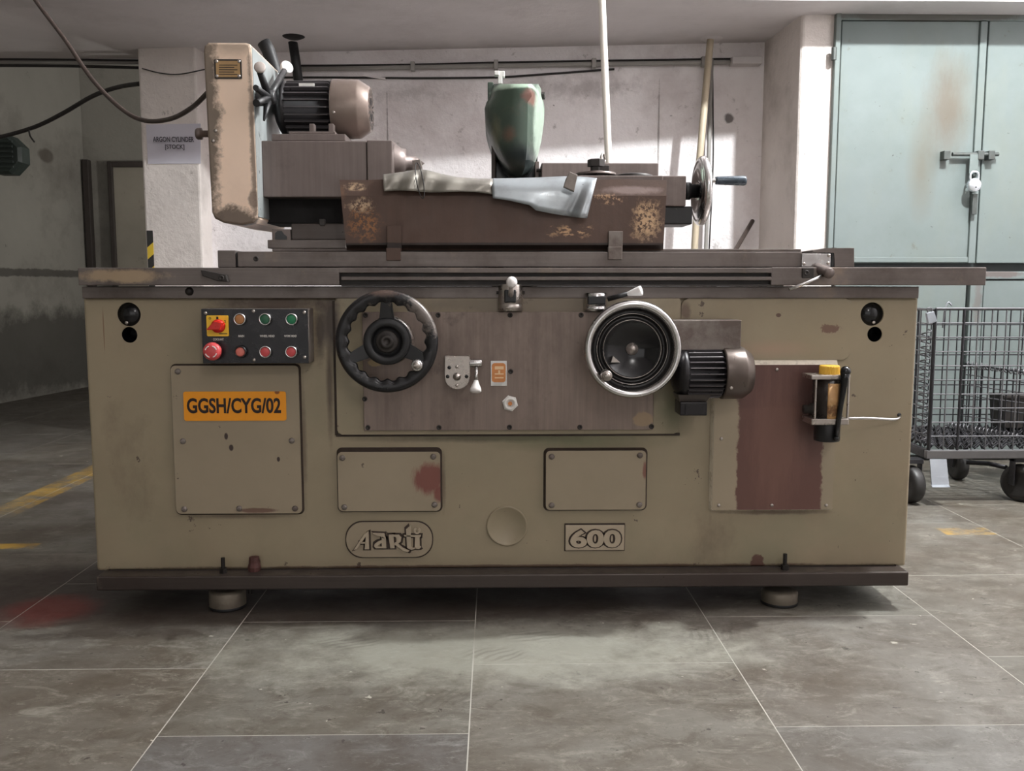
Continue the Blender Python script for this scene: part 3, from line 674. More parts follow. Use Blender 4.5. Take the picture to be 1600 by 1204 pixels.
M('guard_green', (62, 78, 66), 0.42, 0.05, var=0.10, vs=8, bump=0.10, bs=14, bdist=0.008,
  layers=(((48, 54, 52), 5, 0.46, 0.68, 0.6), ((92, 84, 72), 9, 0.58, 0.7, 0.5)),
  blobs=(dict(c=wp(829, 152, .45), r=(0.036, 0.4, 0.030), col=(120, 78, 68), amt=0.7, ns=26, soft=0.5, s=0.8),
         dict(c=wp(795, 212, .45), r=(0.026, 0.4, 0.035), col=(112, 84, 70), amt=0.8, ns=24, soft=0.8, s=0.7),
         dict(c=wp(775, 205, .45), r=(0.022, 0.4, 0.06), col=(112, 112, 90), amt=0.6, ns=20, soft=0.7, s=0.75),
         dict(c=wp(844, 200, .55), r=(0.030, 0.4, 0.17), col=(158, 174, 160), amt=0.45, ns=22, soft=0.4, s=0.9),  # mint right facet, lamp light painted into its colour
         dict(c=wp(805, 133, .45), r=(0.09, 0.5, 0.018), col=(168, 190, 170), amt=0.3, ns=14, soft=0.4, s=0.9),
         dict(c=wp(810, 258, .5), r=(0.09, 0.5, 0.075), col=(44, 52, 54), amt=0.25, ns=10, soft=0.5, s=0.9)))
M('sign_orange', (236, 152, 20), 0.5, var=0.04, vs=10, bump=0, blobs=(dict(c=wp(432, 613, -.02), r=(0.008, 0.3, 0.006), col=(140, 80, 30), amt=0.4, ns=30, soft=0.3),))
M('sign_black', (30, 8, 6), 0.5, var=0, bump=0)
M('panel_black', (24, 23, 28), 0.30, var=0.2, vs=10, bump=0.03, layers=(((100, 92, 80), 14, 0.66, 0.73, 0.5),))
M('button_green', (28, 118, 78), 0.3, var=0.05, bump=0)
M('button_green_dark', (40, 92, 66), 0.35, var=0.05, bump=0)
M('button_red', (196, 74, 76), 0.35, var=0.06, vs=30, bump=0)
M('button_pink', (206, 112, 100), 0.35, var=0.06, vs=30, bump=0)
M('button_amber', (172, 116, 68), 0.35, var=0.06, vs=30, bump=0)
M('switch_red', (196, 34, 26), 0.3, var=0.05, bump=0)
M('switch_yellow', (238, 192, 48), 0.4, var=0.04, bump=0)
M('white_print', (210, 206, 200), 0.6, var=0, bump=0)
M('tag_white', (224, 222, 218), 0.4, var=0.06, bump=0.05)
M('amber_label', (196, 128, 74), 0.5, var=0.2, vs=30, bump=0)
M('cream_print', (222, 190, 150), 0.5, var=0.1, bump=0)
M('brass_label', (168, 136, 94), 0.4, 0.3, var=0.12, vs=30, bump=0.05)
M('knob_white', (226, 222, 220), 0.35, var=0.06, vs=30, bump=0.02, layers=(((150, 140, 134), 22, 0.6, 0.7, 0.4),))
M('knob_grey', (170, 160, 154), 0.4, var=0.06, vs=30, bump=0.02)
M('cap_yellow', (222, 174, 60), 0.4, var=0.05, bump=0)
M('oil_amber', (190, 146, 96), 0.5, var=0.2, vs=18, bump=0.1, layers=(((90, 56, 36), 26, 0.5, 0.6, 0.8), ((222, 196, 150), 30, 0.55, 0.65, 0.6)))
M('tank_dark', (44, 38, 35), 0.25, 0.1, var=0.15, bump=0)
M('handle_blue', (66, 76, 86), 0.3, 0.2, var=0.08, bump=0)
M('puck', (112, 104, 92), 0.5, 0.3, var=0.2, vs=14, bump=0.12, bs=40, layers=(((70, 54, 44), 8, 0.5, 0.7, 0.6),))
M('bolt_dark', (44, 40, 38), 0.5, 0.5, var=0.2, bump=0)
M('red_oxide', (78, 46, 42), 0.7, var=0.25, vs=40, bump=0.2)

# small shared screw meshes (axis towards the viewer, -Y)
def proto(fn, name, mat):
    m = MB(); fn(m); o = m.build(name, mat); me = o.data; bpy.data.objects.remove(o, do_unlink=True); return me
def socket(m):
    m.lathe((0, 0, 0), (0, -1, 0), [(0.0072, 0), (0.0072, 0.0022), (0.0062, 0.003), (0.0036, 0.003), (0.0034, 0.0008), (0, 0.0008)], 12)
SCREW = proto(socket, 'screw', 'dark_steel')
def domed(m):
    m.lathe((0, 0, 0), (0, -1, 0), [(0.0085, 0), (0.0085, 0.002), (0.007, 0.0042), (0.004, 0.0052), (0, 0.0055)], 12)
    m.box(-0.0065, 0.0065, -0.0062, -0.0045, -0.0009, 0.0009)
DOME = proto(domed, 'screw', 'blotched_steel')
def tiny(m):
    m.lathe((0, 0, 0), (0, -1, 0), [(0.0048, 0), (0.0046, 0.002), (0.003, 0.003), (0, 0.0033)], 10)
TINY = proto(tiny, 'screw', 'worn_chrome')
def screws(me, pts, Y, parent):
    for u, v in pts: place('screw', me, at(u, v, Y), parent)

# ------------------------------------------------------------------ the grinder: bed, table, apron, controls
G = thing('cylindrical_grinder', (0.03, 0.2, 0.0), 'khaki painted cylindrical grinding machine with steel apron and two handwheels', 'grinding machine')
BX0, BX1 = -1.140, 1.194; BZ0, BZ1 = at(800, 888, 0).z, at(800, 464, 0).z
def boolean_cut(o, cutter):
    md = o.modifiers.new('cut', 'BOOLEAN'); md.operation = 'DIFFERENCE'; md.object = cutter; md.solver = 'EXACT'
    dg = bpy.context.evaluated_depsgraph_get()
    me = bpy.data.meshes.new_from_object(o.evaluated_get(dg)); o.modifiers.clear(); o.data = me
    bpy.data.objects.remove(cutter, do_unlink=True)
m = MB(); m.box(BX0, BX1, 0, 0.47, BZ0, BZ1, 0.008, 3)
body = m.build('bed_body', 'khaki_paint', G)
HOLES = ((201, 491, 18.5), (202, 523, 12.5), (1363, 490.5, 18.5), (1367, 522, 12.0))
m = MB()
for u, v, r in HOLES:
    p = at(u, v, 0); m.cyl((p.x, -0.05, p.z), (p.x, 0.09, p.z), r * S(0), seg=36)
cut = m.build('cutter', 'grime')
bpy.context.view_layer.update()
boolean_cut(body, cut)
m = MB(); m.box(-0.45, 0.45, 0.47, 1.05, BZ0, BZ1 - 0.02, 0.008); m.build('wheelhead_bed', 'khaki_paint', G)
for i, (u, v, r) in enumerate(HOLES):
    p = at(u, v, 0); R_ = r * S(0)
    m = MB()
    if i % 2 == 0:
        m.lathe((p.x, 0.006, p.z), (0, -1, 0), [(0, 0), (R_*0.99, 0), (R_*0.99, -0.02)], 32); pl_ = m.build('hole_plug', 'gloss_black', G)
        place('screw', TINY, at(u - (3 if u < 800 else -2), v + 13, 0.004), pl_)
    else:
        m.lathe((p.x, 0.0, p.z), (0, 1, 0), [(R_*0.985, 0.004), (R_*0.985, 0.085), (0, 0.085)], 28); m.build('hole_liner', 'gloss_black', G, recalc=False)
# base rail and levelling feet
x0, x1 = at(150, 908, -.066).x, at(1420, 905, -.066).x
m = MB(); m.box(x0, x1, -0.066, 0.50, at(800, 919, -.066).z, at(800, 897, -.066).z, 0.004); m.build('base_rail', 'rail_steel', G)
zr = at(800, 897, -.066).z
m = MB(); m.box(x0 + 0.012, x1 - 0.012, -0.012, 0.40, zr, BZ0 + 0.004, 0.003); m.build('base_skirt', 'rail_steel', G)
for u, v, zt in ((348, 950, 0.052), (1226, 943, 0.056)):
    c = onz(u, v, 0); cy = 0.0
    cx = at(u, v, cy - 0.05).x; zt = at(u, 921, cy).z + 0.004
    m = MB(); m.lathe((cx, cy, 0), (0, 0, 1), [(0, 0), (0.049, 0), (0.052, 0.008), (0.052, zt - 0.008), (0.047, zt), (0.03, zt), (0, zt)], 32); ft = m.build('levelling_foot', 'puck', G)
    m = MB(); m.lathe((cx, cy, 0), (0, 0, 1), [(0.0525, 0.001), (0.0535, 0.005), (0.0525, 0.009)], 32); m.build('rubber_ring', 'cast_black', ft)
for u, va, vb in ((349, 871, 893), (1226, 865, 892)):
    p = at(u, vb, -0.035); q = at(u, va, -0.035)
    m = MB(); m.cyl((p.x, -0.035, zr - 0.002), (p.x, -0.035, q.z), 0.0058, seg=10); b_ = m.build('anchor_bolt', 'bolt_dark', G)
    m = MB(); m.cyl((p.x, -0.035, zr), (p.x, -0.035, zr + 0.014), 0.0115, seg=6, smooth=False); m.build('nut', 'bolt_dark', b_)
p = at(397, 880, -0.02); m = MB(); m.lathe((p.x, -0.018, zr), (0, 0, 1), [(0, 0), (0.017, 0), (0.019, 0.012), (0.015, 0.024), (0.014, 0.04), (0, 0.042)], 9, False); m.build('rust_lump', 'red_oxide', G)
p = at(391, 930, 0.0); m = MB(); m.cyl((p.x, 0, 0.038), (p.x, 0, 0.085), 0.006, seg=8); m.build('jack_screw', 'bolt_dark', G)

# bed cap, lower table with T-slots, swivel table
def bar(name, u0, v0, u1, v1, Y, depth, mat, parent=G, bev=0.002):
    x0, x1, z0, z1 = rect(u0, v0, u1, v1, Y); m = MB(); m.box(x0, x1, Y, Y + depth, z0, z1, bev); return m.build(name, mat, parent)
bar('bed_cap', 128, 447.5, 1436, 466, -0.016, 0.49, 'slide_steel')
tbl = bar('work_table', 122, 418, 530, 445.5, -0.05, 0.42, 'slide_steel')
bar('table_end', 1205, 417.5, 1541, 445.5, -0.05, 0.42, 'slide_steel', tbl)
bar('table_core', 529, 419, 1206, 445, -0.030, 0.40, 'dark_steel', tbl)
bar('slot_lip', 529, 418, 1206, 426.5, -0.05, 0.03, 'slide_steel', tbl)
bar('slot_lip', 533, 432, 1206, 438, -0.05, 0.03, 'slide_steel', tbl)
bar('slot_lip', 533, 444, 1225, 447, -0.047, 0.03, 'dark_steel', tbl)
sw = bar('swivel_table', 371, 393, 1253, 417, -0.015, 0.34, 'slide_steel')
bar('swivel_ledge', 425, 388.5, 1252, 393, 0.06, 0.24, 'slide_steel', sw)
bar('swivel_scale', 340, 391, 368, 418, -0.01, 0.3, 'slide_steel', sw)
bar('swivel_gap', 368, 394, 372, 417, 0.0, 0.28, 'cast_black', sw)
place('screw', SCREW, at(400, 404, -0.015), sw)
br = bar('clamp_bracket', 1253, 396, 1298, 417, -0.025, 0.05, 'chrome', sw)
screws(TINY, ((1256, 412), (1294, 411), (1295, 399)), -0.025, br)
# L-shaped stop block
m = MB(); m.prism(XZ([(1270, 391), (1290, 387.5), (1335, 387), (1335, 417), (1304, 417), (1304, 394), (1270, 394)], -0.012), -0.012, 0.1, 0.0015); m.build('stop_block', 'slide_steel', G)
bar('stop_slot', 1299, 394, 1304, 417, -0.010, 0.06, 'cast_black')
# reversing lever
m = MB(); p = at(1297, 427, -0.085); q = at(1277, 419, -0.03); m.lathe(p, (q - p), [(0, 0), (8.2*S(-.085), 0), (8.6*S(-.085), 0.003), (8.6*S(-.085), (q-p).length), (0, (q-p).length)], 24); lv = m.build('lever_shaft', 'head_steel', G)
m = MB(); m.tube([at(1290, 428, -0.075), at(1262, 441, -0.085), at(1233, 452, -0.09)], 0.0042, 10); m.build('lever_rod', 'chrome', lv)
bar('lever_plate', 1254, 418, 1272, 434, -0.056, 0.008, 'dark_steel', lv); place('screw', SCREW, at(1260, 426, -0.056), lv)
# table dog on the left
m = MB(); m.prism(XZ([(313, 421), (353, 429), (356, 440), (340, 439), (316, 431)], -0.068), -0.068, -0.05, 0.002); dg_ = m.build('table_dog', 'dark_steel', G)
place('screw', SCREW, at(346, 434, -0.068), dg_)
m = MB(); p = at(296, 455, -0.016); m.lathe(p, (0, -1, 0), [(0.012, 0), (0.010, 0.008), (0.005, 0.012), (0, 0.012)], 10); m.build('oil_nipple', 'bolt_dark', G)

# raised casting boss and the steel apron plate
m = MB(); m.prism([(x, z) for x, z in rrect(*rect(525, 464, 1062, 678, -0.014), 0.012)], -0.014, 0.01, 0.004); m.build('apron_boss', 'khaki_paint', G)
x0, x1, z0, z1 = rect(1064, 466, 1330, 562, -0.008); m = MB(); m.prism(rrect(x0, x1, z0, z1, 0.02), -0.008, 0.01, 0.003); m.build('filler_pad', 'khaki_paint', G)
AY = -0.026
ap = bar('apron_plate', 567, 487, 1022, 672, AY, 0.02, 'apron_steel', G, 0.0015)
screws(SCREW, ((571, 492), (684.5, 492), (797, 492), (908, 492), (575, 667.5), (686, 667.5), (796, 667), (906, 667), (1018, 666), (570, 623), (798, 580)), AY, ap)
# slanted oval casting line
m = MB(); m.box(*rect(525, 678, 1062, 684, -0.004)[:2], -0.006, 0.01, *rect(525, 677, 1022, 681, -0.004)[2:], 0.001); m.build('boss_seam', 'grime', G)
x0, x1, z0, z1 = rect(521.5, 470, 525.5, 680, -0.004); m = MB(); m.box(x0, x1, -0.006, 0.01, z0, z1, 0.001); m.build('boss_seam', 'grime', G)

def knob_handle(parent, u, v, Y0, Y1, r, mat='chrome'):
    p = at(u, v, Y1)
    a = Vector((p.x, Y0, p.z)); L = Y0 - Y1
    m = MB(); m.lathe(a, (0, -1, 0), [(r*0.7, 0), (r*0.75, L*0.15), (r*1.0, L*0.35), (r*1.08, L*0.7), (r*0.98, L*0.95), (r*0.85, L), (r*0.3, L), (0, L)], 20); k = m.build('crank_knob', mat, parent)
    m = MB(); m.lathe(a + Vector((0, -L, 0)), (0, -1, 0), [(r*0.62, -0.0008), (r*0.62, 0.0012), (0, 0.0012)], 16); m.box(a.x - r*0.5, a.x + r*0.5, a.y - L - 0.0022, a.y - L, a.z - 0.0012, a.z + 0.0012); m.build('knob_screw', 'worn_chrome', k)
    return k
# left handwheel: scalloped black rim, three spokes
HY = -0.115
hc = at(604.5, 533.5, HY); s_ = S(HY)
m = MB(); p = Vector((hc.x, AY, hc.z))
m.lathe(p, (0, -1, 0), [(0.066, 0), (0.066, 0.035), (0.060, 0.04), (0.056, 0.045), (0.056, 0.06)], 36); HW = m.build('handwheel', 'worn_chrome', G)
R0 = 80 * s_; rings = []
N = 168
for i in range(N):
    a = 2*PI*i/N; ring = []
    sc = 0.5 + 0.5*math.cos(20*a)
    for k in range(12):
        b = 2*PI*k/12
        ro = 0.0125; cb, sb = math.cos(b), math.sin(b)
        rad = R0 - ro + cb*ro
        if cb < 0: rad -= (0.006 + 0.007*sc) * (-cb)
        ring.append((hc.x + rad*math.cos(a), hc.y + sb*0.012, hc.z + rad*math.sin(a)))
    rings.append(ring)
m = MB(); m.loft(rings + [rings[0]], cap=False); bmesh.ops.remove_doubles(m.bm, verts=m.bm.verts[:], dist=1e-6); m.build('rim', 'wheel_black', HW)
for deg in (90, 205, 335):
    a = math.radians(deg); d = Vector((math.cos(a), 0, math.sin(a))); t_ = Vector((-d.z, 0, d.x))
    A_ = []; B_ = []
    for (r, wd, yy) in ((0.05, 0.021, -0.105), (R0 - 0.018, 0.013, -0.115)):
        c = Vector((hc.x, yy, hc.z)) + d * r
        ringp = [c + t_*wd + Vector((0, -0.008, 0)), c - t_*wd + Vector((0, -0.008, 0)), c - t_*wd + Vector((0, 0.010, 0)), c + t_*wd + Vector((0, 0.010, 0))]
        (A_ if r < 0.06 else B_).extend(ringp)
    m = MB(); m.hull2(A_, B_); bmesh.ops.bevel(m.bm, geom=m.bm.edges[:], offset=0.003, segments=2, affect='EDGES'); m.build('spoke', 'cast_black', HW)
m = MB(); q = Vector((hc.x, -0.085, hc.z))
m.lathe(q, (0, -1, 0), [(0.062, -0.01), (0.064, 0.0), (0.063, 0.032), (0.060, 0.036), (0.045, 0.037), (0.041, 0.033), (0.039, 0.018), (0.030, 0.018)], 40); m.build('hub', 'cast_black', HW)
m = MB(); m.lathe(q, (0, -1, 0), [(0.031, 0.015), (0.031, 0.028), (0.026, 0.031), (0.018, 0.031), (0.018, 0.036), (0.009, 0.038), (0.0085, 0.034), (0, 0.034)], 32); m.build('hub_cap', 'dark_steel', HW)
knob_handle(HW, 651, 571, HY + 0.012, HY - 0.045, 0.0155)

# right handwheel: chrome dished rim, black disc
HY2 = -0.135
h2 = at(988.5, 545.5, HY2); s2 = S(HY2)
m = MB(); m.lathe((h2.x, AY, h2.z), (0, -1, 0), [(0.08, 0), (0.08, 0.06), (0.05, 0.07)], 36); W2 = m.build('dished_handwheel', 'dark_steel', G)
Ro = 77 * s2; q = Vector((h2.x, HY2, h2.z))
m = MB(); m.lathe(q, (0, -1, 0), [(Ro*0.72, -0.05), (Ro*0.9, -0.03), (Ro*0.985, -0.012), (Ro, 0.002), (Ro*0.985, 0.012), (Ro*0.94, 0.019), (Ro*0.88, 0.017), (Ro*0.845, 0.010), (Ro*0.835, 0.0)], 72); m.build('rim', 'chrome', W2)
m = MB(); m.lathe(q, (0, -1, 0), [(Ro*0.84, 0.003), (Ro*0.81, -0.010), (Ro*0.74, -0.014), (Ro*0.73, -0.008), (Ro*0.71, -0.008), (Ro*0.70, -0.018), (Ro*0.63, -0.020), (Ro*0.62, -0.013), (Ro*0.585, -0.013)], 72); m.build('graduated_dish', 'dish_black', W2)
m = MB(); m.lathe(q, (0, -1, 0), [(Ro*0.60, -0.016), (Ro*0.59, -0.010), (Ro*0.57, -0.009), (Ro*0.565, -0.012), (0, -0.012)], 64); m.build('centre_disc', 'gloss_black', W2)
for rr_ in (0.725, 0.595):
    m = MB(); m.lathe(q, (0, -1, 0), [(Ro*(rr_ - 0.008), -0.010), (Ro*rr_, -0.0055), (Ro*(rr_ + 0.008), -0.010)], 64); m.build('dish_ring', 'worn_chrome', W2)
m = MB(); m.lathe(q, (0, -1, 0), [(0.0165, -0.012), (0.0165, -0.009), (0.012, -0.008), (0.012, -0.003), (0.007, -0.002), (0.006, 0.001), (0, 0.001)], 24); m.build('centre_nut', 'worn_chrome', W2)
m = MB(); m.prism(XZ([(955, 566), (969, 566), (958, 556)], HY2 + 0.009), HY2 + 0.009, HY2 + 0.0125); m.build('pointer', 'worn_chrome', W2)
knob_handle(W2, 949, 587, HY2 + 0.015, HY2 - 0.05, 0.0140, 'worn_chrome')

# plungers above the apron
PY = -0.06
def plunger(u0, u1, v0, v1, mat_top):
    x0, x1, z0, z1 = rect(u0, v0, u1, v1, PY); c = (x0+x1)/2; R_ = (x1-x0)/2; H_ = z1 - z0
    m = MB(); m.lathe((c, PY + R_, z0), (0, 0, 1), [(0, 0), (R_, 0), (R_, H_*0.24), (R_*0.97, H_*0.25), (R_, H_*0.27), (R_, H_*0.96), (R_*0.94, H_), (0, H_)], 32); return m.build('control_boss', mat_top, G), c, R_, z0, z1
pb, c, R_, z0, z1 = plunger(779, 817, 443.5, 486, 'worn_chrome')
m = MB(); a = at(798, 462, PY - 0.002); m.box(a.x - 0.018, a.x + 0.015, PY - 0.001, PY + 0.03, z0 + 0.022, z1 - 0.015, 0.004); m.build('black_insert', 'cast_black', pb)
k1 = at(799.5, 440.5, PY - 0.045)
m = MB(); m.tube([(c, PY + 0.01, (z0+z1)/2 + 0.002), k1], [0.008, 0.006], 10); m.build('plunger_stem', 'knob_grey', pb)
m = MB(); m.ball(k1, 8.8*S(PY - .045)); m.build('ball_knob', 'knob_white', pb)
for sx in (-1, 1):
    m = MB(); m.cyl((c + sx*R_*0.9, PY + R_, z0 + 0.05), (c + sx*(R_ + 0.006), PY + R_, z0 + 0.05), 0.004, seg=8); m.build('side_pin', 'bolt_dark', pb)
pb, c, R_, z0, z1 = plunger(915, 951, 457.5, 486, 'chrome')
m = MB(); m.box(c - R_*0.8, c + R_*0.75, PY - 0.0008, PY + 0.03, z0 + 0.018, z1 - 0.008, 0.003); m.build('black_insert', 'cast_black', pb)
a = at(950, 467, PY); b = at(981, 459, PY - .02); e = at(1003, 453.5, PY - .035)
m = MB(); m.tube([a, b], [0.007, 0.006], 10); m.build('lever_arm', 'cast_black', pb)
m = MB(); m.lathe(b, e - b, [(0.005, -0.004), (0.006, 0), (0.0135, (e-b).length*0.85), (0.0135, (e-b).length*0.97), (0.010, (e-b).length), (0, (e-b).length)], 20); m.build('flared_knob', 'knob_white', pb)

# valve block with lever
VY = -0.062
x0, x1, z0, z1 = rect(695, 556, 734, 608, VY)
pts = [(x0, z1), (x0, z0 + 0.038)] + [((x0+x1)/2 - (x1-x0)/2*math.cos(a*PI/10), z0 + 0.030 - 0.030*math.sin(a*PI/10)) for a in range(0, 11)] + [(x1, z0 + 0.038), (x1, z1)]
m = MB(); m.prism(pts, VY, AY, 0.0015); vb = m.build('valve_block', 'worn_chrome', G)
m = MB(); m.lathe(at(714, 588, VY), (0, -1, 0), [(0.011, 0), (0.011, 0.006), (0.006, 0.008), (0.005, 0.012), (0, 0.012)], 14); m.build('valve_nut', 'worn_chrome', vb)
screws(TINY, ((714, 573), (714, 602)), VY, vb)
for u, v in ((702, 574), (699.5, 588), (729, 588)):
    m = MB(); m.lathe(at(u, v, VY), (0, -1, 0), [(0.0052, -0.001), (0.0052, 0.0006), (0, 0.0006)], 12); m.build('bolt_hole', 'cast_black', vb)
m = MB(); m.cyl(at(733, 567, -0.052), at(753, 567, -0.052), 6.5*S(-.05), seg=20, bev=0.002); m.build('lever_barrel', 'chrome', vb)
a = at(744.5, 574, -0.06); b = at(744, 594, -0.075); e = at(743, 613, -0.085)
m = MB(); m.tube([a, b], 0.0052, 10); m.build('lever_rod', 'chrome', vb)
m = MB(); L = (e-b).length; m.lathe(b, e - b, [(0.006, 0), (0.008, L*0.2), (0.0155, L*0.7), (0.016, L*0.9), (0.012, L), (0, L)], 20); m.build('lever_knob', 'knob_white', vb)
# small instruction plate
ip = bar('instruction_plate', 766.5, 563.5, 792, 603, AY - 0.004, 0.004, 'chrome', G, 0.0008)
x0, x1, z0, z1 = rect(768.5, 567, 790, 597, AY - 0.005); m = MB(); m.prism(rrect(x0, x1, z0, z1, 0.008), AY - 0.005, AY - 0.003); m.build('plate_face', 'amber_label', ip)
for v0, v1 in ((572, 577), (583, 585), (589, 591)):
    bar('printed_bar', 773, v0, 787, v1, AY - 0.0056, 0.001, 'cream_print', ip, 0)
text('lettering', '1', *rect(778.5, 578, 781.5, 583, AY)[:2], *rect(778.5, 578, 781.5, 583, AY)[2:], AY - 0.0056, 'cream_print', ip, 0.0004)
# hex fitting
hp = at(797, 629.5, AY)
m = MB(); m.lathe(hp, (0, -1, 0), [(0.0225, 0), (0.0225, 0.010), (0.019, 0.012)], 6, False); hx = m.build('hex_fitting', 'tag_white', G)
m = MB(); m.lathe(hp, (0, -1, 0), [(0.018, 0.008), (0.018, 0.016), (0.012, 0.017), (0.0105, 0.010), (0, 0.010)], 24); m.build('fitting_collar', 'tag_white', hx)
m = MB(); m.lathe(hp, (0, -1, 0), [(0.0065, 0.010), (0.006, 0.0145), (0, 0.0145)], 6, False); m.build('fitting_plug', 'amber_label', hx)

# control box
CY = -0.075
x0, x1, z0, z1 = rect(315, 482, 482, 568, CY)
m = MB(); m.box(x0, x1, CY + 0.003, 0.0, z0, z1, 0.003); cp = m.build('control_box', 'blotched_steel', G)
m = MB(); m.box(x0 + 0.001, x1 - 0.001, CY, CY + 0.006, z0 + 0.001, z1 - 0.001, 0.001); m.build('face_plate', 'panel_black', cp)
screws(TINY, ((321, 489), (475.5, 488), (396, 486), (397, 562), (476, 558)), CY, cp)
def button(u, v, mat, ring='chrome', r=9.6):
    p = at(u, v, CY - 0.012); p.y = CY; k = S(CY)
    m = MB(); m.lathe(p, (0, -1, 0), [(r*k*1.05, 0), (r*k*1.0, 0.012), (r*k*0.92, 0.016), (r*k*0.80, 0.016), (r*k*0.78, 0.012)], 28); b = m.build('push_button', ring, cp)
    m = MB(); m.lathe(p, (0, -1, 0), [(r*k*0.78, 0.008), (r*k*0.76, 0.0135), (r*k*0.6, 0.0145), (0, 0.0145)], 24); m.build('button_cap', mat, b)
button(374.5, 498.5, 'button_amber'); button(414, 498.5, 'button_green_dark'); button(455.5, 498.5, 'button_green')
button(375.5, 549.5, 'button_pink', 'cast_black'); button(414.5, 549.5, 'button_red'); button(455, 549.5, 'button_red')
x0, x1, z0, z1 = rect(323.5, 492.5, 357.5, 525, CY); m = MB(); m.prism(rrect(x0, x1, z0, z1, 0.003), CY - 0.004, CY, 0.001); ss = m.build('selector_plate', 'switch_yellow', cp)
p = at(339, 509.5, CY - 0.02); k = S(CY - .02)
m = MB(); m.lathe((p.x, CY - 0.004, p.z), (0, -1, 0), [(10.5*k, 0), (10.5*k, 0.010), (8.5*k, 0.014), (0, 0.015)], 24); kn = m.build('selector_knob', 'switch_red', ss)
kx = XZ([(323.5, 515), (336, 501), (349, 504), (345, 515)], CY - 0.02); m = MB(); m.prism(kx, CY - 0.03, CY - 0.012, 0.002); m.build('knob_pointer', 'switch_red', kn)
for u, v, sgn in ((328, 497, '0'), (339.5, 496.5, '1'), (351.5, 502, '2')):
    r_ = rect(u - 1.6, v - 2, u + 1.6, v + 2, CY - 0.0045); text('lettering', sgn, *r_[:2], *r_[2:], CY - 0.0045, 'sign_black', ss, 0.0003)
bar('printed_bar', 342, 520.5, 355, 521.8, CY - 0.0045, 0.001, 'sign_black', ss, 0)
p = at(330.5, 549, CY - 0.03); k = S(CY - .03)
m = MB(); m.lathe((p.x, CY, p.z), (0, -1, 0), [(10*k, 0), (10*k, 0.012), (14*k, 0.018), (14.2*k, 0.026), (12.5*k, 0.033), (8*k, 0.036), (0, 0.037)], 32); es_ = m.build('emergency_stop', 'button_red', cp)
for a0 in (20, 110, 200, 290):
    m = MB(); rr0, rr1 = 8.2*k, 9.6*k
    A_ = []; 
    for i in range(7):
        a = math.radians(a0 + i*9); A_.append((p.x + rr1*math.cos(a), p.z + rr1*math.sin(a)))
    for i in range(6, -1, -1):
        a = math.radians(a0 + i*9); A_.append((p.x + rr0*math.cos(a), p.z + rr0*math.sin(a)))
    m.prism(A_, CY - 0.0372, CY - 0.033); m.build('stop_arrow', 'tag_white', es_)
for s, u0, u1, v0, v1 in (('COOLANT', 333, 350, 528, 531.8), ('MAIN', 372.5, 381.5, 523, 526.5), ('WHEEL HEAD', 406, 429, 523, 526.5), ('WORK HEAD', 444, 463.5, 523, 526.5)):
    r_ = rect(u0, v0, u1, v1, CY); text('lettering', s, *r_[:2], *r_[2:], CY - 0.0003, 'white_print', cp, 0.0004, 0.02)

# bolted cover plates
def cover(name, u0, v0, u1, v1, mat, pts, screw=DOME, pad=0.006, Y=-0.012, r=0.012, slope=6, left=5):
    x0, x1, z0, z1 = rect(u0, v0, u1, v1, Y)
    g_ = 3.2 * S(0)
    m = MB()
    A_ = [(x, 0.002, z) for x, z in rrect(x0 - left*S(0), x1 + left*S(0), z0 - 4*S(0), z1 + slope*S(0), r + 0.004)]
    B_ = [(x, Y + 0.003, z) for x, z in rrect(x0 - 0.001, x1 + 0.001, z0 - 0.001, z1 + 0.0005, r)]
    m.hull2(A_, B_); pd = m.build('gasket', 'grime' if mat != 'worn_red_plate' else 'ledge_glare', G)
    m = MB(); m.prism(rrect(x0, x1, z0, z1, r), Y, Y + 0.006, 0.001); o = m.build(name, mat, G)
    screws(screw, pts, Y, o)
    return o
cv = cover('electric_cover', 271, 571, 469, 802, 'plate_paint', ((278, 580), (286, 689), (288, 795), (374, 794), (461, 794), (456, 688)), slope=3, left=3)
cover('inspection_cover', 528, 706, 688, 798, 'plate_paint', ((535, 715), (538, 792), (677, 713), (679, 788)), Y=-0.016, slope=7, left=3)
cover('inspection_cover', 853, 704, 1009, 796, 'plate_paint', ((862, 713), (862, 789), (1000, 711), (999, 788)), Y=-0.016, slope=4, left=4)
cover('pump_cover', 1115, 570, 1305, 796, 'worn_red_plate', ((1214, 577), (1127, 685), (1123, 789), (1206, 789), (1291, 789)), TINY, Y=-0.020, slope=13, left=3, r=0.006)
# asset sign
x0, x1, z0, z1 = rect(287, 611.5, 447, 657, -0.0145); m = MB(); m.prism(rrect(x0, x1, z0, z1, 0.006), -0.0145, -0.0118); sg = m.build('asset_sign', 'sign_orange', G)
r_ = rect(292, 621.5, 439, 645.5, -0.0148); text('lettering', 'GGSH/CYG/02', *r_[:2], *r_[2:], -0.0148, 'sign_black', sg, 0.0005, 0.028)
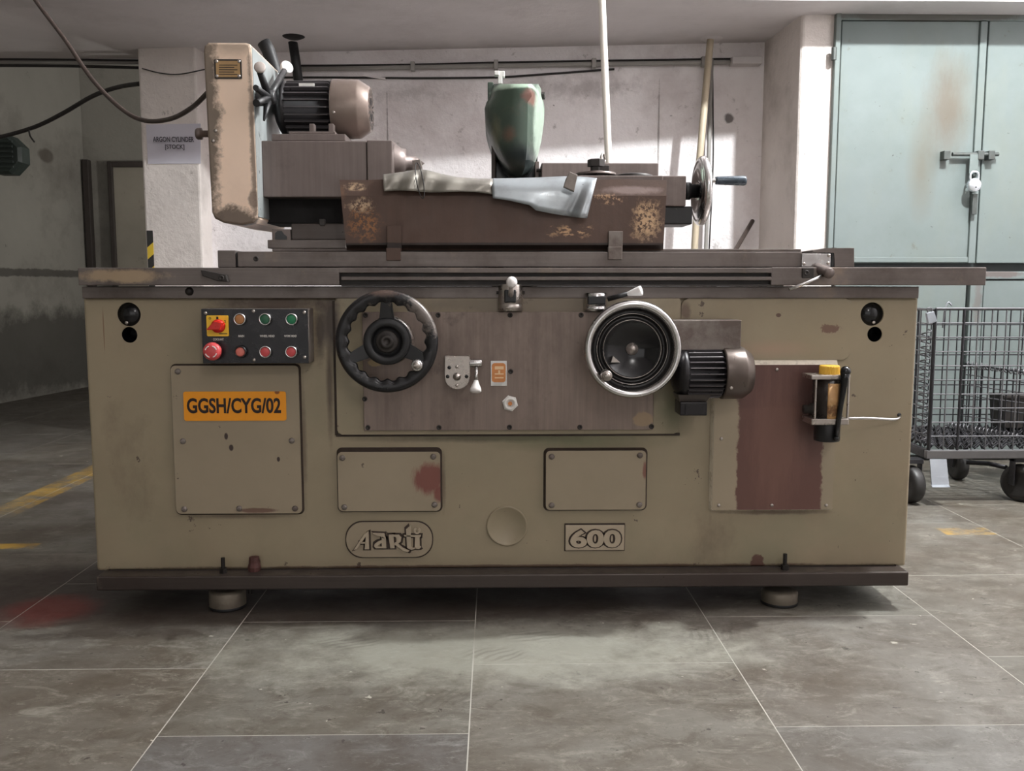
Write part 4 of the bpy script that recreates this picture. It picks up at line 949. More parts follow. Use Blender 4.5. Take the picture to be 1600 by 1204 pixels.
# round blank, badges
p = at(792, 821, 0)
m = MB(); m.lathe((p.x, 0, p.z), (0, -1, 0), [(33*S(0), -0.002), (32.5*S(0), 0.005), (30.5*S(0), 0.0065), (29.5*S(0), 0.0045), (0, 0.004)], 48); m.build('round_blank', 'khaki_paint', G)
x0, x1, z0, z1 = rect(541, 815.5, 675, 870, -0.006); H_ = (z1 - z0)/2
m = MB(); m.prism(rrect(x0 - 0.003, x1 + 0.003, z0 - 0.003, z1 + 0.003, H_*0.95, 8), -0.003, 0.004); bd = m.build('maker_badge', 'grime', G)
m = MB(); m.prism(rrect(x0, x1, z0, z1, H_*0.92, 8), -0.006, 0.002, 0.0015); m.build('badge_plate', 'plate_paint', bd)
AL = [[(395, 300), (440, 222), (449, 522), (374, 522)], [(440, 222), (402, 300), (245, 520), (185, 537), (205, 512), (368, 270)], [(300, 408), (382, 402), (382, 426), (285, 432)],
      [(655, 295), (725, 345), (738, 506), (662, 506)], [(500, 252), (700, 262), (728, 350), (668, 338), (635, 300), (555, 290)],
      [(668, 365), (668, 412), (602, 448), (596, 478), (668, 478), (668, 506), (560, 506), (532, 470), (540, 436), (600, 392)],
      [(772, 284), (852, 278), (872, 506), (800, 506)], [(850, 284), (945, 284), (988, 330), (976, 392), (920, 442), (868, 458), (864, 424), (905, 395), (916, 350), (900, 316), (850, 312)],
      [(880, 450), (932, 432), (1010, 500), (1122, 545), (1090, 572), (1005, 542), (935, 484)],
      [(1062, 190), (1140, 120), (1146, 478), (1170, 504), (1232, 488), (1242, 510), (1150, 532), (1082, 500)], [(1028, 288), (1312, 288), (1300, 322), (1040, 312)],
      [(1212, 312), (1287, 312), (1292, 468), (1314, 490), (1280, 516), (1206, 520)]]
dot = [(1247 + 58*math.cos(math.radians(a)), 213 + 56*math.sin(math.radians(a))) for a in range(-60, 241, 20)] + [(1247 + 27*math.cos(math.radians(a)), 213 + 27*math.sin(math.radians(a))) for a in range(240, -61, -20)]
AL.append(dot)
for nm, mt, grow, ya, yb in (('letter_ground', 'grime', 1.0, -0.0064, -0.004), ('lettering', 'worn_badge', 0.0, -0.0125, -0.005)):
    if mt == 'worn_badge': M('worn_badge', (172, 158, 138), 0.4, 0.2, var=0.08, vs=20, bump=0.05)
    m = MB()
    for pol in (AL[:-1] if grow else AL):
        if grow:
            cx_ = sum(a for a, b in pol)/len(pol); cy_ = sum(b for a, b in pol)/len(pol)
            pol = [(a + (30 if a > cx_ else -30), b + (26 if b > cy_ else -26)) for a, b in pol]
        m.prism(XZ([(535 + a/10.667, 808 + b/10.667) for a, b in pol], -0.006), ya, yb, 0.0 if grow else 0.0006)
    m.build(nm, mt, bd)
x0, x1, z0, z1 = rect(883.5, 820, 975.5, 859.5, -0.006)
m = MB(); m.box(x0 - 0.0025, x1 + 0.002, -0.004, 0.004, z0 - 0.002, z1 + 0.004, 0.001); nb = m.build('size_badge', 'grime', G)
m = MB(); m.box(x0, x1, -0.007, 0.002, z0, z1, 0.0015); m.build('badge_plate', 'worn_badge', nb)
r_ = rect(888, 824.5, 972.5, 856.5, -0.0075); text('letter_ground', '600', *r_[:2], *r_[2:], -0.0072, 'grime', nb, 0.0005, 0.09)
r_ = rect(891, 827, 970, 854.5, -0.0075); text('lettering', '600', *r_[:2], *r_[2:], -0.0085, 'worn_badge', nb, 0.0030, 0.035)

# ------------------------------------------------------------------ finned electric motors
def motor(parent, c, R, xl0, xl1, xf1, finmat, fanmat, nf, name='motor', flat=True):
    """axis along X through c; fins from xl0 to xl1, fan cowl from xl1 to xf1"""
    m = MB(); m.lathe((xl0 - 0.02, c.y, c.z), (1, 0, 0), [(0, -0.01), (R*0.55, -0.01), (R*0.80, 0.0), (R*0.98, 0.01), (R*0.98, 0.022), (R*0.86, 0.026), (R*0.86, xl1 - xl0 + 0.02), (0, xl1 - xl0 + 0.021)], 40); mo = m.build(name, finmat, parent)
    b = MB(); L = xl1 - xl0
    b.hull2([(0.0, -0.0022, R*0.80), (0.0, 0.0022, R*0.80), (0.006, 0.0014, R*0.99), (0.006, -0.0014, R*0.99)], [(L, -0.0022, R*0.80), (L, 0.0022, R*0.80), (L - 0.012, 0.0014, R*1.0), (L - 0.012, -0.0014, R*1.0)])
    f0 = b.build('fin', 'fin_lit'); me = f0.data; bpy.data.objects.remove(f0, do_unlink=True)
    for k in range(nf):
        place('fin', me, (xl0, c.y, c.z), mo, rot=(2*PI*k/nf + 0.09, 0, 0))
    Lf = xf1 - xl1
    m = MB(); m.lathe((xl1, c.y, c.z), (1, 0, 0), [(R*0.9, -0.004), (R*1.04, -0.004), (R*1.05, 0.0), (R*1.03, Lf*0.66), (R*1.0, Lf*0.72), (R*0.80, Lf*0.97), (R*0.76, Lf), (R*0.2, Lf), (0, Lf)], 48); fc = m.build('fan_cowl', fanmat, mo)
    m = MB()
    for i in range(18):
        a = 2*PI*i/18
        for r0, r1 in ((0.18, 0.42), (0.48, 0.72)):
            d = Vector((0, math.cos(a), math.sin(a))); t_ = Vector((0, -math.sin(a), math.cos(a)))
            A_ = [Vector((xf1 + 0.0006, c.y, c.z)) + d*R*r + t_*w_ for r, w_ in ((r0, -0.002), (r1, -0.003), (r1, 0.003), (r0, 0.002))]
            m.hull2([v - Vector((0.002, 0, 0)) for v in A_], A_)
    m.build('fan_grille', 'cast_black', mo)
    return mo
MY = -0.085
mc = at(1100, 582, MY); mR = 40*S(MY)
hm = motor(G, mc, mR, at(1068, 580, MY).x, at(1129, 580, MY).x, at(1172, 580, MY).x, 'fin_black', 'fan_dark', 26)
place('screw', TINY, (at(1133, 602, MY).x, mc.y - mR*0.93, mc.z - mR*0.5), hm)
m = MB(); m.box(*rect(1030, 500, 1158, 547, -0.108)[:2], -0.108, 0.0, *rect(1030, 500, 1158, 547, -0.108)[2:], 0.002); m.build('motor_bracket', 'blotched_steel', G)
x0, x1, z0, z1 = rect(1062, 628, 1102, 648, MY - 0.03)
m = MB(); m.hull2([(x0 - .008, MY - .045, mc.z - mR*0.8), (x1 + .012, MY - .045, mc.z - mR*0.8), (x1 + .012, MY + .03, mc.z - mR*0.8), (x0 - .008, MY + .03, mc.z - mR*0.8)], [(x0, MY - .035, z1), (x1, MY - .035, z1), (x1, MY + .02, z1), (x0, MY + .02, z1)]); m.build('terminal_neck', 'motor_grey', hm)
m = MB(); m.box(x0 - 0.002, x1 + 0.002, MY - 0.045, MY + 0.03, z0, z1 + 0.002, 0.003); m.box(x0 + 0.012, x1 - 0.010, MY - 0.047, MY - 0.03, z0 + 0.002, z1 - 0.004, 0.001); m.build('terminal_box', 'fin_black', hm)

# ------------------------------------------------------------------ hand lubricator on the right cover
LY = -0.085
lc = at(1293, 625, LY); k = S(LY); Lr = 24*k
zt, zb2 = at(1293, 590, LY).z, at(1293, 657, LY).z
m = MB(); m.lathe((lc.x, LY, zb2), (0, 0, 1), [(0, 0), (Lr*0.96, 0), (Lr*0.96, zt - zb2), (0, zt - zb2)], 32); lub = m.build('lubricator', 'tank_dark', G)
m = MB()
for i in range(9):
    a = math.radians(-112 + i*7.5)
    pass
ringa = lambda r, z: [(lc.x + r*math.cos(math.radians(a)), LY + r*math.sin(math.radians(a)), z) for a in range(250, 306, 6)]
m.loft([ringa(Lr*0.975, zb2 + 0.006), ringa(Lr*0.975, zt - 0.012)], closed=False, cap=False); m.build('oil_window', 'oil_amber', lub, solid=0.001)
m = MB(); m.box(*rect(1268, 586, 1329, 593, LY - Lr)[:2], LY - Lr, LY + Lr*0.9, *rect(1268, 586, 1329, 593, LY - Lr)[2:], 0.003); m.build('clamp_plate', 'worn_chrome', lub)
m = MB(); m.box(*rect(1268, 654, 1327, 664, LY - Lr)[:2], LY - Lr, LY + Lr*0.9, *rect(1268, 654, 1327, 664, LY - Lr)[2:], 0.003); m.build('clamp_plate', 'worn_chrome', lub)
for u in (1274, 1325):
    x_ = at(u, 625, LY - Lr*0.8).x; m = MB(); m.cyl((x_, LY - Lr*0.8, zb2 - 0.004), (x_, LY - Lr*0.8, zt + 0.012), 0.0035, seg=8); m.build('tie_rod', 'worn_chrome', lub)
m = MB(); n_ = 40
cc = at(1296, 577, LY); cr = 15*k; z0 = at(1296, 584, LY).z; z1 = at(1296, 570.5, LY).z
def gear(r, z): return [(cc.x + r*(1 + (0.045 if i % 2 else 0))*math.cos(2*PI*i/n_*0.5), LY + r*(1 + (0.045 if i % 2 else 0))*math.sin(2*PI*i/n_*0.5), z) for i in range(2*n_)]
m.loft([gear(cr, z0), gear(cr, z1 - 0.003), gear(cr*0.93, z1)], smooth=False); m.build('filler_cap', 'cap_yellow', lub)
m = MB(); m.cyl((at(1292, 676, LY).x, LY, at(1292, 688, LY).z), (at(1292, 676, LY).x, LY, zb2), 20*k, seg=28, bev=0.003); m.build('pump_base', 'cast_black', lub)
a = at(1321, 580, LY - 0.05); b = at(1306, 684, LY - 0.04)
m = MB(); m.tube([a, a*0.9 + b*0.1, a*0.5 + b*0.5, b], [0.014, 0.0115, 0.0075, 0.007], 12); m.ball(a, 0.0145); m.ball(b, 0.008); m.build('pump_lever', 'gloss_black', lub)
m = MB(); m.tube([at(1324, 653, LY), at(1360, 653, LY + 0.02), at(1395, 655, -0.03), at(1405, 652, -0.01), at(1407, 649, 0.01)], 0.0042, 8, 5); m.build('oil_pipe', 'chrome', lub)
m = MB(); m.lathe(at(1405, 648, 0), (0, -1, 0), [(0.006, -0.001), (0.006, 0.0008), (0, 0.0008)], 12); m.build('pipe_hole', 'cast_black', lub)
m = MB(); m.lathe(at(1262, 639, LY), (1, 0, 0), [(0, -0.012), (0.012, -0.012), (0.012, 0.006), (0.017, 0.007), (0.017, 0.03), (0, 0.03)], 16); m.build('outlet_fitting', 'dark_steel', lub)

# ------------------------------------------------------------------ workhead on the left end of the table
ZT = at(800, 388.5, 0.06).z                         # top of the swivel table
WH = thing('workhead', (at(430, 390, 0.2).x, 0.2, ZT), 'motor-driven workhead with cream belt cover on the left of the table', 'machine head')
m = MB(); pts = XZ([(317.5, 80), (319, 71), (325, 66), (383, 66.3), (390, 68.5), (392.5, 75), (402.5, 332), (401.5, 341), (396, 348), (378, 351.5), (348, 347.5), (335, 341), (330.5, 331)], 0.05)
m.prism(pts, 0.05, 0.40, 0.006); bc = m.build('belt_cover', 'cover_cream', WH)
# bare steel side skin of the cover, facing the lamp
sa = XZ([(392.5, 75)], 0.05)[0]; sb = XZ([(402.5, 338)], 0.05)[0]
m = MB()
A_ = [(sa[0] + 0.0012, 0.056, sa[1] + 0.004), (sa[0] + 0.0012, 0.396, sa[1] + 0.004), (sb[0] + 0.0012, 0.396, sb[1]), (sb[0] + 0.0012, 0.056, sb[1])]
m.hull2([Vector(v) - Vector((0.004, 0, 0)) for v in A_], A_); m.build('cover_side', 'cover_side', bc)
x0, x1, z0, z1 = rect(335, 92.5, 377.5, 123, 0.0475); m = MB(); m.prism(rrect(x0, x1, z0, z1, 0.003), 0.0465, 0.051, 0.0008); np_ = m.build('name_plate', 'dark_steel', bc)
x0, x1, z0, z1 = rect(337.5, 95, 375, 120.5, 0.046); m = MB(); m.prism(rrect(x0, x1, z0, z1, 0.003), 0.0455, 0.047); m.build('plate_face', 'brass_label', np_)
for i in range(5):
    bar('printed_bar', 342, 101 + i*3.6, 371 - (i % 2)*5, 102.2 + i*3.6, 0.0448, 0.001, 'dark_steel', np_, 0)
screws(TINY, ((338.5, 96), (373.5, 96), (339, 119), (373.5, 119)), 0.0465, np_)
screws(TINY, ((333, 220), (337, 204)), 0.05, bc)
p = at(311, 209, 0.2); m = MB(); m.lathe((p.x - 0.008, 0.2, p.z), (1, 0, 0), [(0, 0), (0.014, 0), (0.017, 0.004), (0.017, 0.016), (0.010, 0.018), (0.010, 0.09)], 20); m.build('cover_knob', 'head_steel', bc)
# star lever on the cover side: axis along X, arms in the plane beside the cover
def on_x(u, v, X):
    d = ray(u, v); return CAM + d * ((X - CAM.x) / d.x)
LX = sa[0] + 0.034
hx_ = on_x(420, 152, LX)
m = MB(); m.lathe((sa[0], hx_.y, hx_.z), (1, 0, 0), [(0.024, 0), (0.024, 0.018), (0.019, 0.026), (0.019, 0.05), (0.012, 0.053), (0, 0.053)], 20); st = m.build('star_lever', 'cast_black', WH)
for (u, v, r0, r1) in ((406.5, 113, 0.011, 0.009), (444, 111, 0.011, 0.009), (399.5, 137, 0.010, 0.008), (400.5, 161, 0.011, 0.010), (412.5, 188, 0.014, 0.003)):
    m = MB(); m.tube([hx_, on_x(u, v, LX)], [r0, r1], 10); m.build('lever_arm', 'cast_black', st)
for (u, v, r, mt, ax) in ((406, 105.5, 8.8, 'knob_grey', (0.15, -1, 0.3)), (448, 105, 10.0, 'knob_white', (0.75, -0.9, 0.35))):
    e = on_x(u, v, LX); k = S(e.y)*r; m = MB(); m.lathe(e, ax, [(0, -0.018), (k*0.6, -0.017), (k*0.9, -0.006), (k, 0.001), (k*0.96, 0.004), (k*0.85, 0.0055), (0, 0.006)], 24); m.build('lever_knob', mt, st)
# head casting, spindle nose, base
HYf = 0.12
hd = bar('head_casting', 409, 220, 573, 308, HYf, 0.26, 'head_steel', WH, 0.003)
bar('nose_block', 573.5, 219, 613, 300, HYf - 0.006, 0.24, 'head_steel', WH, 0.003)
p0 = at(613, 255, 0.22); p1 = at(632, 258, 0.22)
m = MB(); m.lathe((p0.x - 0.004, 0.22, p0.z), (1, 0, 0), [(0.064, 0), (0.064, 0.008), (0.046, 0.03), (0.042, 0.045), (0.022, 0.046), (0.020, 0.075), (0, 0.10)], 32); m.build('spindle_nose', 'head_steel', WH)
m = MB(); m.prism(XZ([(645, 252), (657, 250), (660, 262), (658, 275), (640, 278), (640, 270), (647, 266)], 0.16), 0.14, 0.17, 0.002); m.build('driver_dog', 'blotched_steel', WH)
bar('black_base', 411, 308, 536, 349, HYf + 0.06, 0.18, 'sleeve_hole', WH, 0.003)  # blackened further to stand for the shade of its recess
bar('swivel_base', 455, 349, 541, 375, HYf + 0.01, 0.22, 'rail_steel', WH, 0.003)
bar('base_plate', 418, 374.5, 540, 388, 0.105, 0.21, 'slide_steel', WH, 0.002)
lg = bar('base_lug', 425, 358, 454, 377, HYf + 0.01, 0.02, 'head_steel', WH, 0.001)
m = MB(); m.prism(XZ([(430, 374), (430, 364), (434, 360.5), (440, 360.5), (444, 366), (448, 369), (448, 374)], HYf + 0.009), HYf + 0.008, HYf + 0.012); m.build('lug_hole', 'gloss_black', lg)
bar('base_bolt', 499, 342, 507, 352, HYf + 0.0, 0.02, 'dark_steel', WH, 0.001)
mp = bar('motor_plate', 424, 209, 540, 220.5, HYf + 0.02, 0.22, 'head_steel', WH, 0.003)
bar('plate_step', 451, 205, 524, 209.5, HYf + 0.03, 0.19, 'head_steel', mp, 0.002)
WMY = 0.27
wc = at(490, 171, WMY); wR = 42*S(WMY)
wm = motor(WH, wc, wR, at(449, 170, WMY).x, at(524, 170, WMY).x, at(580, 170, WMY).x, 'fin_black', 'fan_brown', 24)
for u in (487, 517):
    bar('motor_foot', u - 4, 193, u + 4, 206, HYf + 0.035, 0.03, 'head_steel', wm, 0.002)
place('screw', TINY, (at(529, 183, WMY).x, wc.y - wR*1.0, wc.z - wR*0.28), wm)
m = MB(); x0, x1, z0, z1 = rect(467, 131, 491, 134.5, WMY - wR*0.75); m.box(x0, x1, WMY - wR*0.75, WMY - wR*0.70, z0, z1 + 0.002); m.build('rating_label', 'tag_white', wm)
# black conduit stub behind the cover
m = MB(); m.tube([at(412, 66, 0.40), at(419, 78, 0.40), at(430, 112, 0.40), at(438, 150, 0.36), at(440, 172, 0.30)], 0.021, 12); m.build('cable_gland', 'pipe_black', WH)

# ------------------------------------------------------------------ rusty splash guard with sheet metal laid over it
SGT = thing('splash_guard', (at(785, 388, 0.02).x, 0.05, ZT), 'rusty brown sheet steel splash guard trough on the machine table', 'splash guard')
def pt3(u, v, Y): return at(u, v, Y)
th = Vector((0, 0.004, 0))
m = MB()
rowsU = [(530.5, 1041.5, 281, 0.030), (533, 1041, 306, 0.016), (540.5, 1036.5, 382, 0.010), (542, 1036, 390, 0.030)]
front = [[at(a + (b - a)*i/16.0, v + (0.8*math.sin(i*1.7) if v < 290 else 0), Y) for i in range(17)] for (a, b, v, Y) in rowsU]
R_ = [[m.bm.verts.new(p) for p in r] for r in front]
for k in range(3):
    for i in range(16): m.face([R_[k][i], R_[k][i+1], R_[k+1][i+1], R_[k+1][i]])
m.build('guard_sheet', 'rust_sheet', SGT, solid=0.004)
bl, br_ = at(542, 390, 0.030), at(1036, 390, 0.030)
m = MB(); m.box(bl.x, br_.x, 0.03, 0.082, bl.z + 0.0005, bl.z + 0.004, 0.0); m.build('trough_floor', 'rust_sheet', SGT)
for u0, u1 in ((531, 541.5), (1040.5, 1036)):
    t0, b0_ = at(u0, 282, 0.030), at(u1, 389, 0.030)
    A_ = [t0, b0_, Vector((b0_.x, 0.085, b0_.z)), Vector((t0.x, 0.085, t0.z))]
    m = MB(); m.hull2(A_, [v + Vector((0.004 if u0 < 800 else -0.004, 0, 0)) for v in A_]); m.build('end_sheet', 'rust_sheet', SGT)
for u0, u1, v0, v1 in ((604.5, 627, 352, 407), (951, 973, 361, 405.5)):
    m = MB(); x0, x1, z0, z1 = rect(u0, v0, u1, v1, -0.004)
    m.box(x0, x1, -0.002, 0.006, z0, z1, 0.001)
    xa, xb_, za, zb_ = rect(u0 - 1, v1 - 20, u1 - 1, v1, -0.018); m.box(xa, xb_, -0.020, -0.001, za, zb_, 0.0015); m.build('hanger_clip', 'rust_sheet' if u0 < 800 else 'blotched_steel', SGT)
# thin sheet metal pieces
def flap(name, top, bot, mat, label, wave, ybot, group=None):
    n = 40
    def interp(L, t):
        x = t*(len(L)-1); i = min(int(x), len(L)-2); f = x - i
        return (L[i][0] + (L[i+1][0]-L[i][0])*f, L[i][1] + (L[i+1][1]-L[i][1])*f)
    m = MB(); grid = []
    for i in range(n + 1):
        t = i/n; a = interp(top, t); b = interp(bot, t); colv = []
        ctop = at(a[0], a[1], 0.024)
        colv.append(Vector((ctop.x, 0.085, ctop.z - 0.022)))
        colv.append(Vector((ctop.x, 0.060, ctop.z - 0.004)))
        colv.append(Vector((ctop.x, 0.044, ctop.z + 0.0005)))
        for j in range(8):
            f = j/7.0; u = a[0] + (b[0]-a[0])*f; v = a[1] + (b[1]-a[1])*f
            Y = 0.022 - 0.022*min(1, f*3.0) + ybot*f + wave(t, f)
            colv.append(at(u, v, Y))
        grid.append(colv)
    V = [[m.bm.verts.new(p) for p in c] for c in grid]
    for i in range(n):
        for j in range(len(V[0]) - 1): m.face([V[i][j], V[i][j+1], V[i+1][j+1], V[i+1][j]], True)
    o = m.build(name, mat, solid=0.0015); return tag(o, label, 'sheet metal', group)
flap('sheet_metal_flap', [(598, 272.5), (612, 271), (628, 269), (645, 266), (658, 265), (668, 266), (690, 272), (715, 277), (745, 279), (770, 279.5)],
     [(600, 298.5), (612, 298), (630, 297.5), (648, 298), (655, 299.5), (672, 300.5), (695, 300), (720, 299), (745, 300), (770, 303.5)], 'tin_dull',
     'dull crumpled sheet metal strip on the guard below the workhead nose', lambda t, f: 0.010*math.sin(t*15)*f*(1-t) + 0.004*math.sin(t*31 + f*3), -0.010)
flap('sheet_metal_flap', [(768, 279), (800, 278.5), (840, 277.5), (880, 275.5), (905, 276), (920, 277), (932.5, 278.5)],
     [(770, 309.5), (795, 313), (828, 320.5), (837, 328.5), (868, 334.5), (893, 338.5), (917, 341)], 'tin_bright',
     'bright bent sheet metal flap with torn edge on the guard below the wheel', lambda t, f: -0.016*math.exp(-((t-0.93)/0.06)**2)*f + 0.012*math.exp(-((t-0.80)/0.05)**2)*f - 0.004*f*math.sin(t*5), -0.012)
m = MB(); c0 = at(892, 283, -0.022)
pts = XZ([(890, 268), (902.5, 273.5), (897, 299.5), (880.5, 292), (884, 280)], -0.030); m.prism(pts, -0.034, -0.016, 0.002)
tag(m.build('clamp_wedge', 'blotched_steel'), 'small tilted steel wedge holding the bright sheet metal flap', 'clamp')
m = MB(); lp = []
for i in range(25):
    a = 2*PI*i/24; lp.append(at(656 + 5.5*math.cos(a + 0.3) - 3.0*math.sin(a), 282 - 28*math.sin(a), -0.012 + 0.045*max(0, math.sin(a))))
m.tube(lp, 0.0014, 6); tag(m.build('wire_loop', 'cable_dark'), 'thin dark wire loop tied around the dull sheet metal strip', 'wire')

# ------------------------------------------------------------------ wheel head with green wheel guard
WHL = thing('wheel_head', (at(805, 400, 0.7).x, 0.75, BZ1 - 0.02), 'grinding wheel head with battered green wheel guard at the back', 'machine head')
GYF = 0.42
prof = [(131, 772, 841), (138, 769, 845), (150, 766.5, 847), (160, 760, 849.5), (170, 757, 851), (190, 758, 850), (205, 761.5, 848), (220, 766.5, 846), (235, 772.5, 842.5), (250, 780, 837.5), (262, 788, 832), (270, 796, 825), (273.5, 804, 819)]
rings = []
for i, (v, a, b) in enumerate(prof):
    w_ = b - a; t = max(0.0, (v - 235)/40.0); yf = GYF + 0.10*t*t + (0.015 if i == 0 else 0)
    tl = max(0.10, 0.34 - (v-131)/900.0); tr = 0.80 if v < 160 else 0.72
    pp = []
    for (f, dy) in ((0.0, 0.16), (0.03, 0.10), (0.12, 0.055), (tl, 0.018), (0.45, 0.0), (tr - 0.06, 0.0), (tr, 0.003), (0.90, 0.10), (0.98, 0.17), (1.0, 0.24)):
        pp.append(at(a + w_*f, v, yf + dy*min(1.0, w_/60.0)))
    xl, xr = pp[0].x, pp[-1].x; z = pp[0].z
    pp += [Vector((xr, GYF + 0.46, z)), Vector((xl, GYF + 0.46, z))]
    rings.append(pp)
m = MB(); m.loft(rings, smooth=True)
m.bm.verts.ensure_lookup_table(); nr = len(rings[0])
for k in range(len(rings) - 1):
    for ci in (6,):
        e = m.bm.edges.get((m.bm.verts[k*nr + ci], m.bm.verts[(k+1)*nr + ci]))
        if e: e.smooth = False
gg = m.build('wheel_guard', 'guard_green', WHL)
gm = gg.modifiers.new('edges', 'BEVEL'); gm.width = 0.006; gm.segments = 2; gm.limit_method = 'ANGLE'; gm.angle_limit = math.radians(50)
m = MB(); x0, x1, z0, z1 = rect(762, 130, 771, 158, 0.6); m.box(x0, x1, 0.58, 0.62, z0, z1, 0.003); m.build('guard_flange', 'guard_green', gg)
p = at(846, 150, 0.62); m = MB(); m.lathe(p, (1, -0.3, 0), [(0.012, 0), (0.012, 0.012), (0.006, 0.013), (0, 0.013)], 6, False); m.build('guard_bolt', 'dark_steel', gg)
x0, x1, z0, z1 = rect(778, 112, 785, 127, 0.6); m = MB(); m.box(x0, x1, 0.59, 0.61, z0 - 0.01, z1, 0.002); m.box(x1 - 0.002, x1 + 0.008, 0.59, 0.61, z0 + 0.012, z1, 0.002); m.box(x0 - 0.012, x0 + 0.004, 0.585, 0.615, z1 - 0.014, z1, 0.002); m.build('coolant_bracket', 'tag_white', WHL)
x0 = at(768, 300, 0.66).x; x1 = at(846, 300, 0.66).x
m = MB(); m.box(x0, at(775, 300, .66).x, 0.62, 1.0, BZ1 - 0.02, at(770, 218, 0.66).z, 0.003); m.build('guard_back_plate', 'rail_steel', WHL)
m = MB(); m.box(x0 + 0.013, x1 - 0.012, 0.70, 1.0, BZ1 - 0.02, at(770, 236, 0.7).z, 0.004); m.build('wheel_slide', 'gloss_black', WHL)
c = at(807, 262, 0.72); m = MB(); m.lathe((c.x - 0.03, 0.72, c.z - 0.06), (1, 0, 0), [(0, 0), (0.10, 0), (0.10, 0.06), (0, 0.06)], 40); m.build('grinding_wheel', 'dark_steel', WHL)
p = at(841, 265, 0.6); m = MB(); m.box(p.x - 0.012, p.x + 0.002, 0.58, 0.62, p.z - 0.06, p.z + 0.025, 0.002); m.build('side_link', 'head_steel', WHL)
m = MB(); m.cyl(at(838, 266, 0.55), at(850, 266, 0.55), 0.006, seg=10); m.build('link_pin', 'bolt_dark', WHL)
bar('spindle_housing', 846, 254.5, 1028.5, 330, 0.52, 0.34, 'head_steel', WHL, 0.003)

# ------------------------------------------------------------------ tailstock on the right
TS = thing('tailstock', (at(1000, 388, 0.2).x, 0.2, ZT), 'steel tailstock with chromed handwheel on the right of the table', 'tailstock')
bar('tailstock_base', 905, 330, 1033, 389, 0.09, 0.24, 'rail_steel', TS, 0.003)
bar('tailstock_body', 902, 274, 1036, 332, 0.10, 0.22, 'head_steel', TS, 0.003)
bar('barrel_block', 1034, 274.5, 1072, 322, 0.14, 0.16, 'head_steel', TS, 0.003)
bar('barrel_housing', 1034, 322, 1082, 350.5, 0.15, 0.14, 'cast_black', TS, 0.004)
m = MB(); a = at(932, 271, 0.16); m.lathe((a.x, 0.17, a.z - 0.004), (0, 0, 1), [(0.058, 0), (0.058, 0.006), (0.022, 0.008), (0.022, 0.012)], 28); cb = m.build('clamp_washer', 'head_steel', TS)
m = MB(); m.lathe((a.x, 0.17, a.z), (0, 0, 1), [(0.017, 0.006), (0.017, 0.02), (0.026, 0.021), (0.026, 0.040), (0.023, 0.042), (0, 0.042)], 6, False); m.build('clamp_nut', 'dark_steel', cb)
e = at(942, 249, 0.19); m = MB(); lp = [(e.x + 0.012*math.cos(2*PI*i/16)*0.55, 0.19 + 0.012*math.cos(2*PI*i/16)*0.8, e.z + 0.016*math.sin(2*PI*i/16)) for i in range(17)]
m.tube(lp, 0.0035, 8); m.cyl((e.x, 0.19, e.z - 0.05), (e.x, 0.19, e.z - 0.014), 0.006, seg=10); m.build('eye_bolt', 'worn_chrome', cb)
bar('washer_block', 935, 258, 952, 272, 0.16, 0.05, 'dark_steel', cb, 0.002)
a = at(992, 273, 0.18); m = MB(); m.lathe((a.x, 0.2, a.z - 0.006), (0, 0, 1), [(0.055, 0), (0.055, 0.006), (0.042, 0.010), (0, 0.011)], 32); m.build('clamp_disc', 'dark_steel', TS)
TY = 0.215
tc = at(1096, 298.5, TY); k = S(TY); tR = 53*k
m = MB(); m.lathe((at(1072, 298, TY).x, TY, tc.z), (1, 0, 0), [(0, -0.01), (0.026, -0.01), (0.026, 0.012), (0.020, 0.014), (0.020, 0.05), (0, 0.05)], 24); tw = m.build('tailstock_handwheel', 'cast_black', TS)
m = MB(); rg = []
for i in range(73):
    a = 2*PI*i/72; rg.append([(tc.x + 0.013*math.cos(b*PI/6), TY + (tR - 0.013 + 0.013*math.sin(b*PI/6))*math.cos(a), tc.z + (tR - 0.013 + 0.013*math.sin(b*PI/6))*math.sin(a)) for b in range(12)])
m.loft(rg, cap=False); bmesh.ops.remove_doubles(m.bm, verts=m.bm.verts[:], dist=1e-6); m.build('rim', 'chrome', tw)
m = MB(); m.lathe((tc.x - 0.012, TY, tc.z), (1, 0, 0), [(0.02, 0.012), (0.035, 0.004), (0.06, -0.006), (tR - 0.02, 0.0), (tR - 0.01, 0.008), (tR - 0.014, 0.012), (0.06, 0.004), (0.034, 0.014), (0.022, 0.03), (0, 0.032)], 56); m.build('wheel_web', 'chrome', tw)
hy = TY - 0.085
a = at(1112, 282, hy); b = at(1118, 282, hy); e = at(1166, 282, hy); L = (e - b).length
m = MB(); m.cyl((tc.x, hy, a.z), (b.x, hy, a.z), 0.006, seg=12); m.build('handle_stud', 'chrome', tw)
m = MB(); r_ = 7.0*S(hy); m.lathe(Vector((b.x, hy, a.z)), (1, 0, 0), [(0, 0), (r_*0.85, 0), (r_*0.9, L*0.05), (r_, L*0.5), (r_*1.08, L*0.92), (r_*0.95, L*0.985), (0, L)], 24); m.build('crank_grip', 'handle_blue', tw)

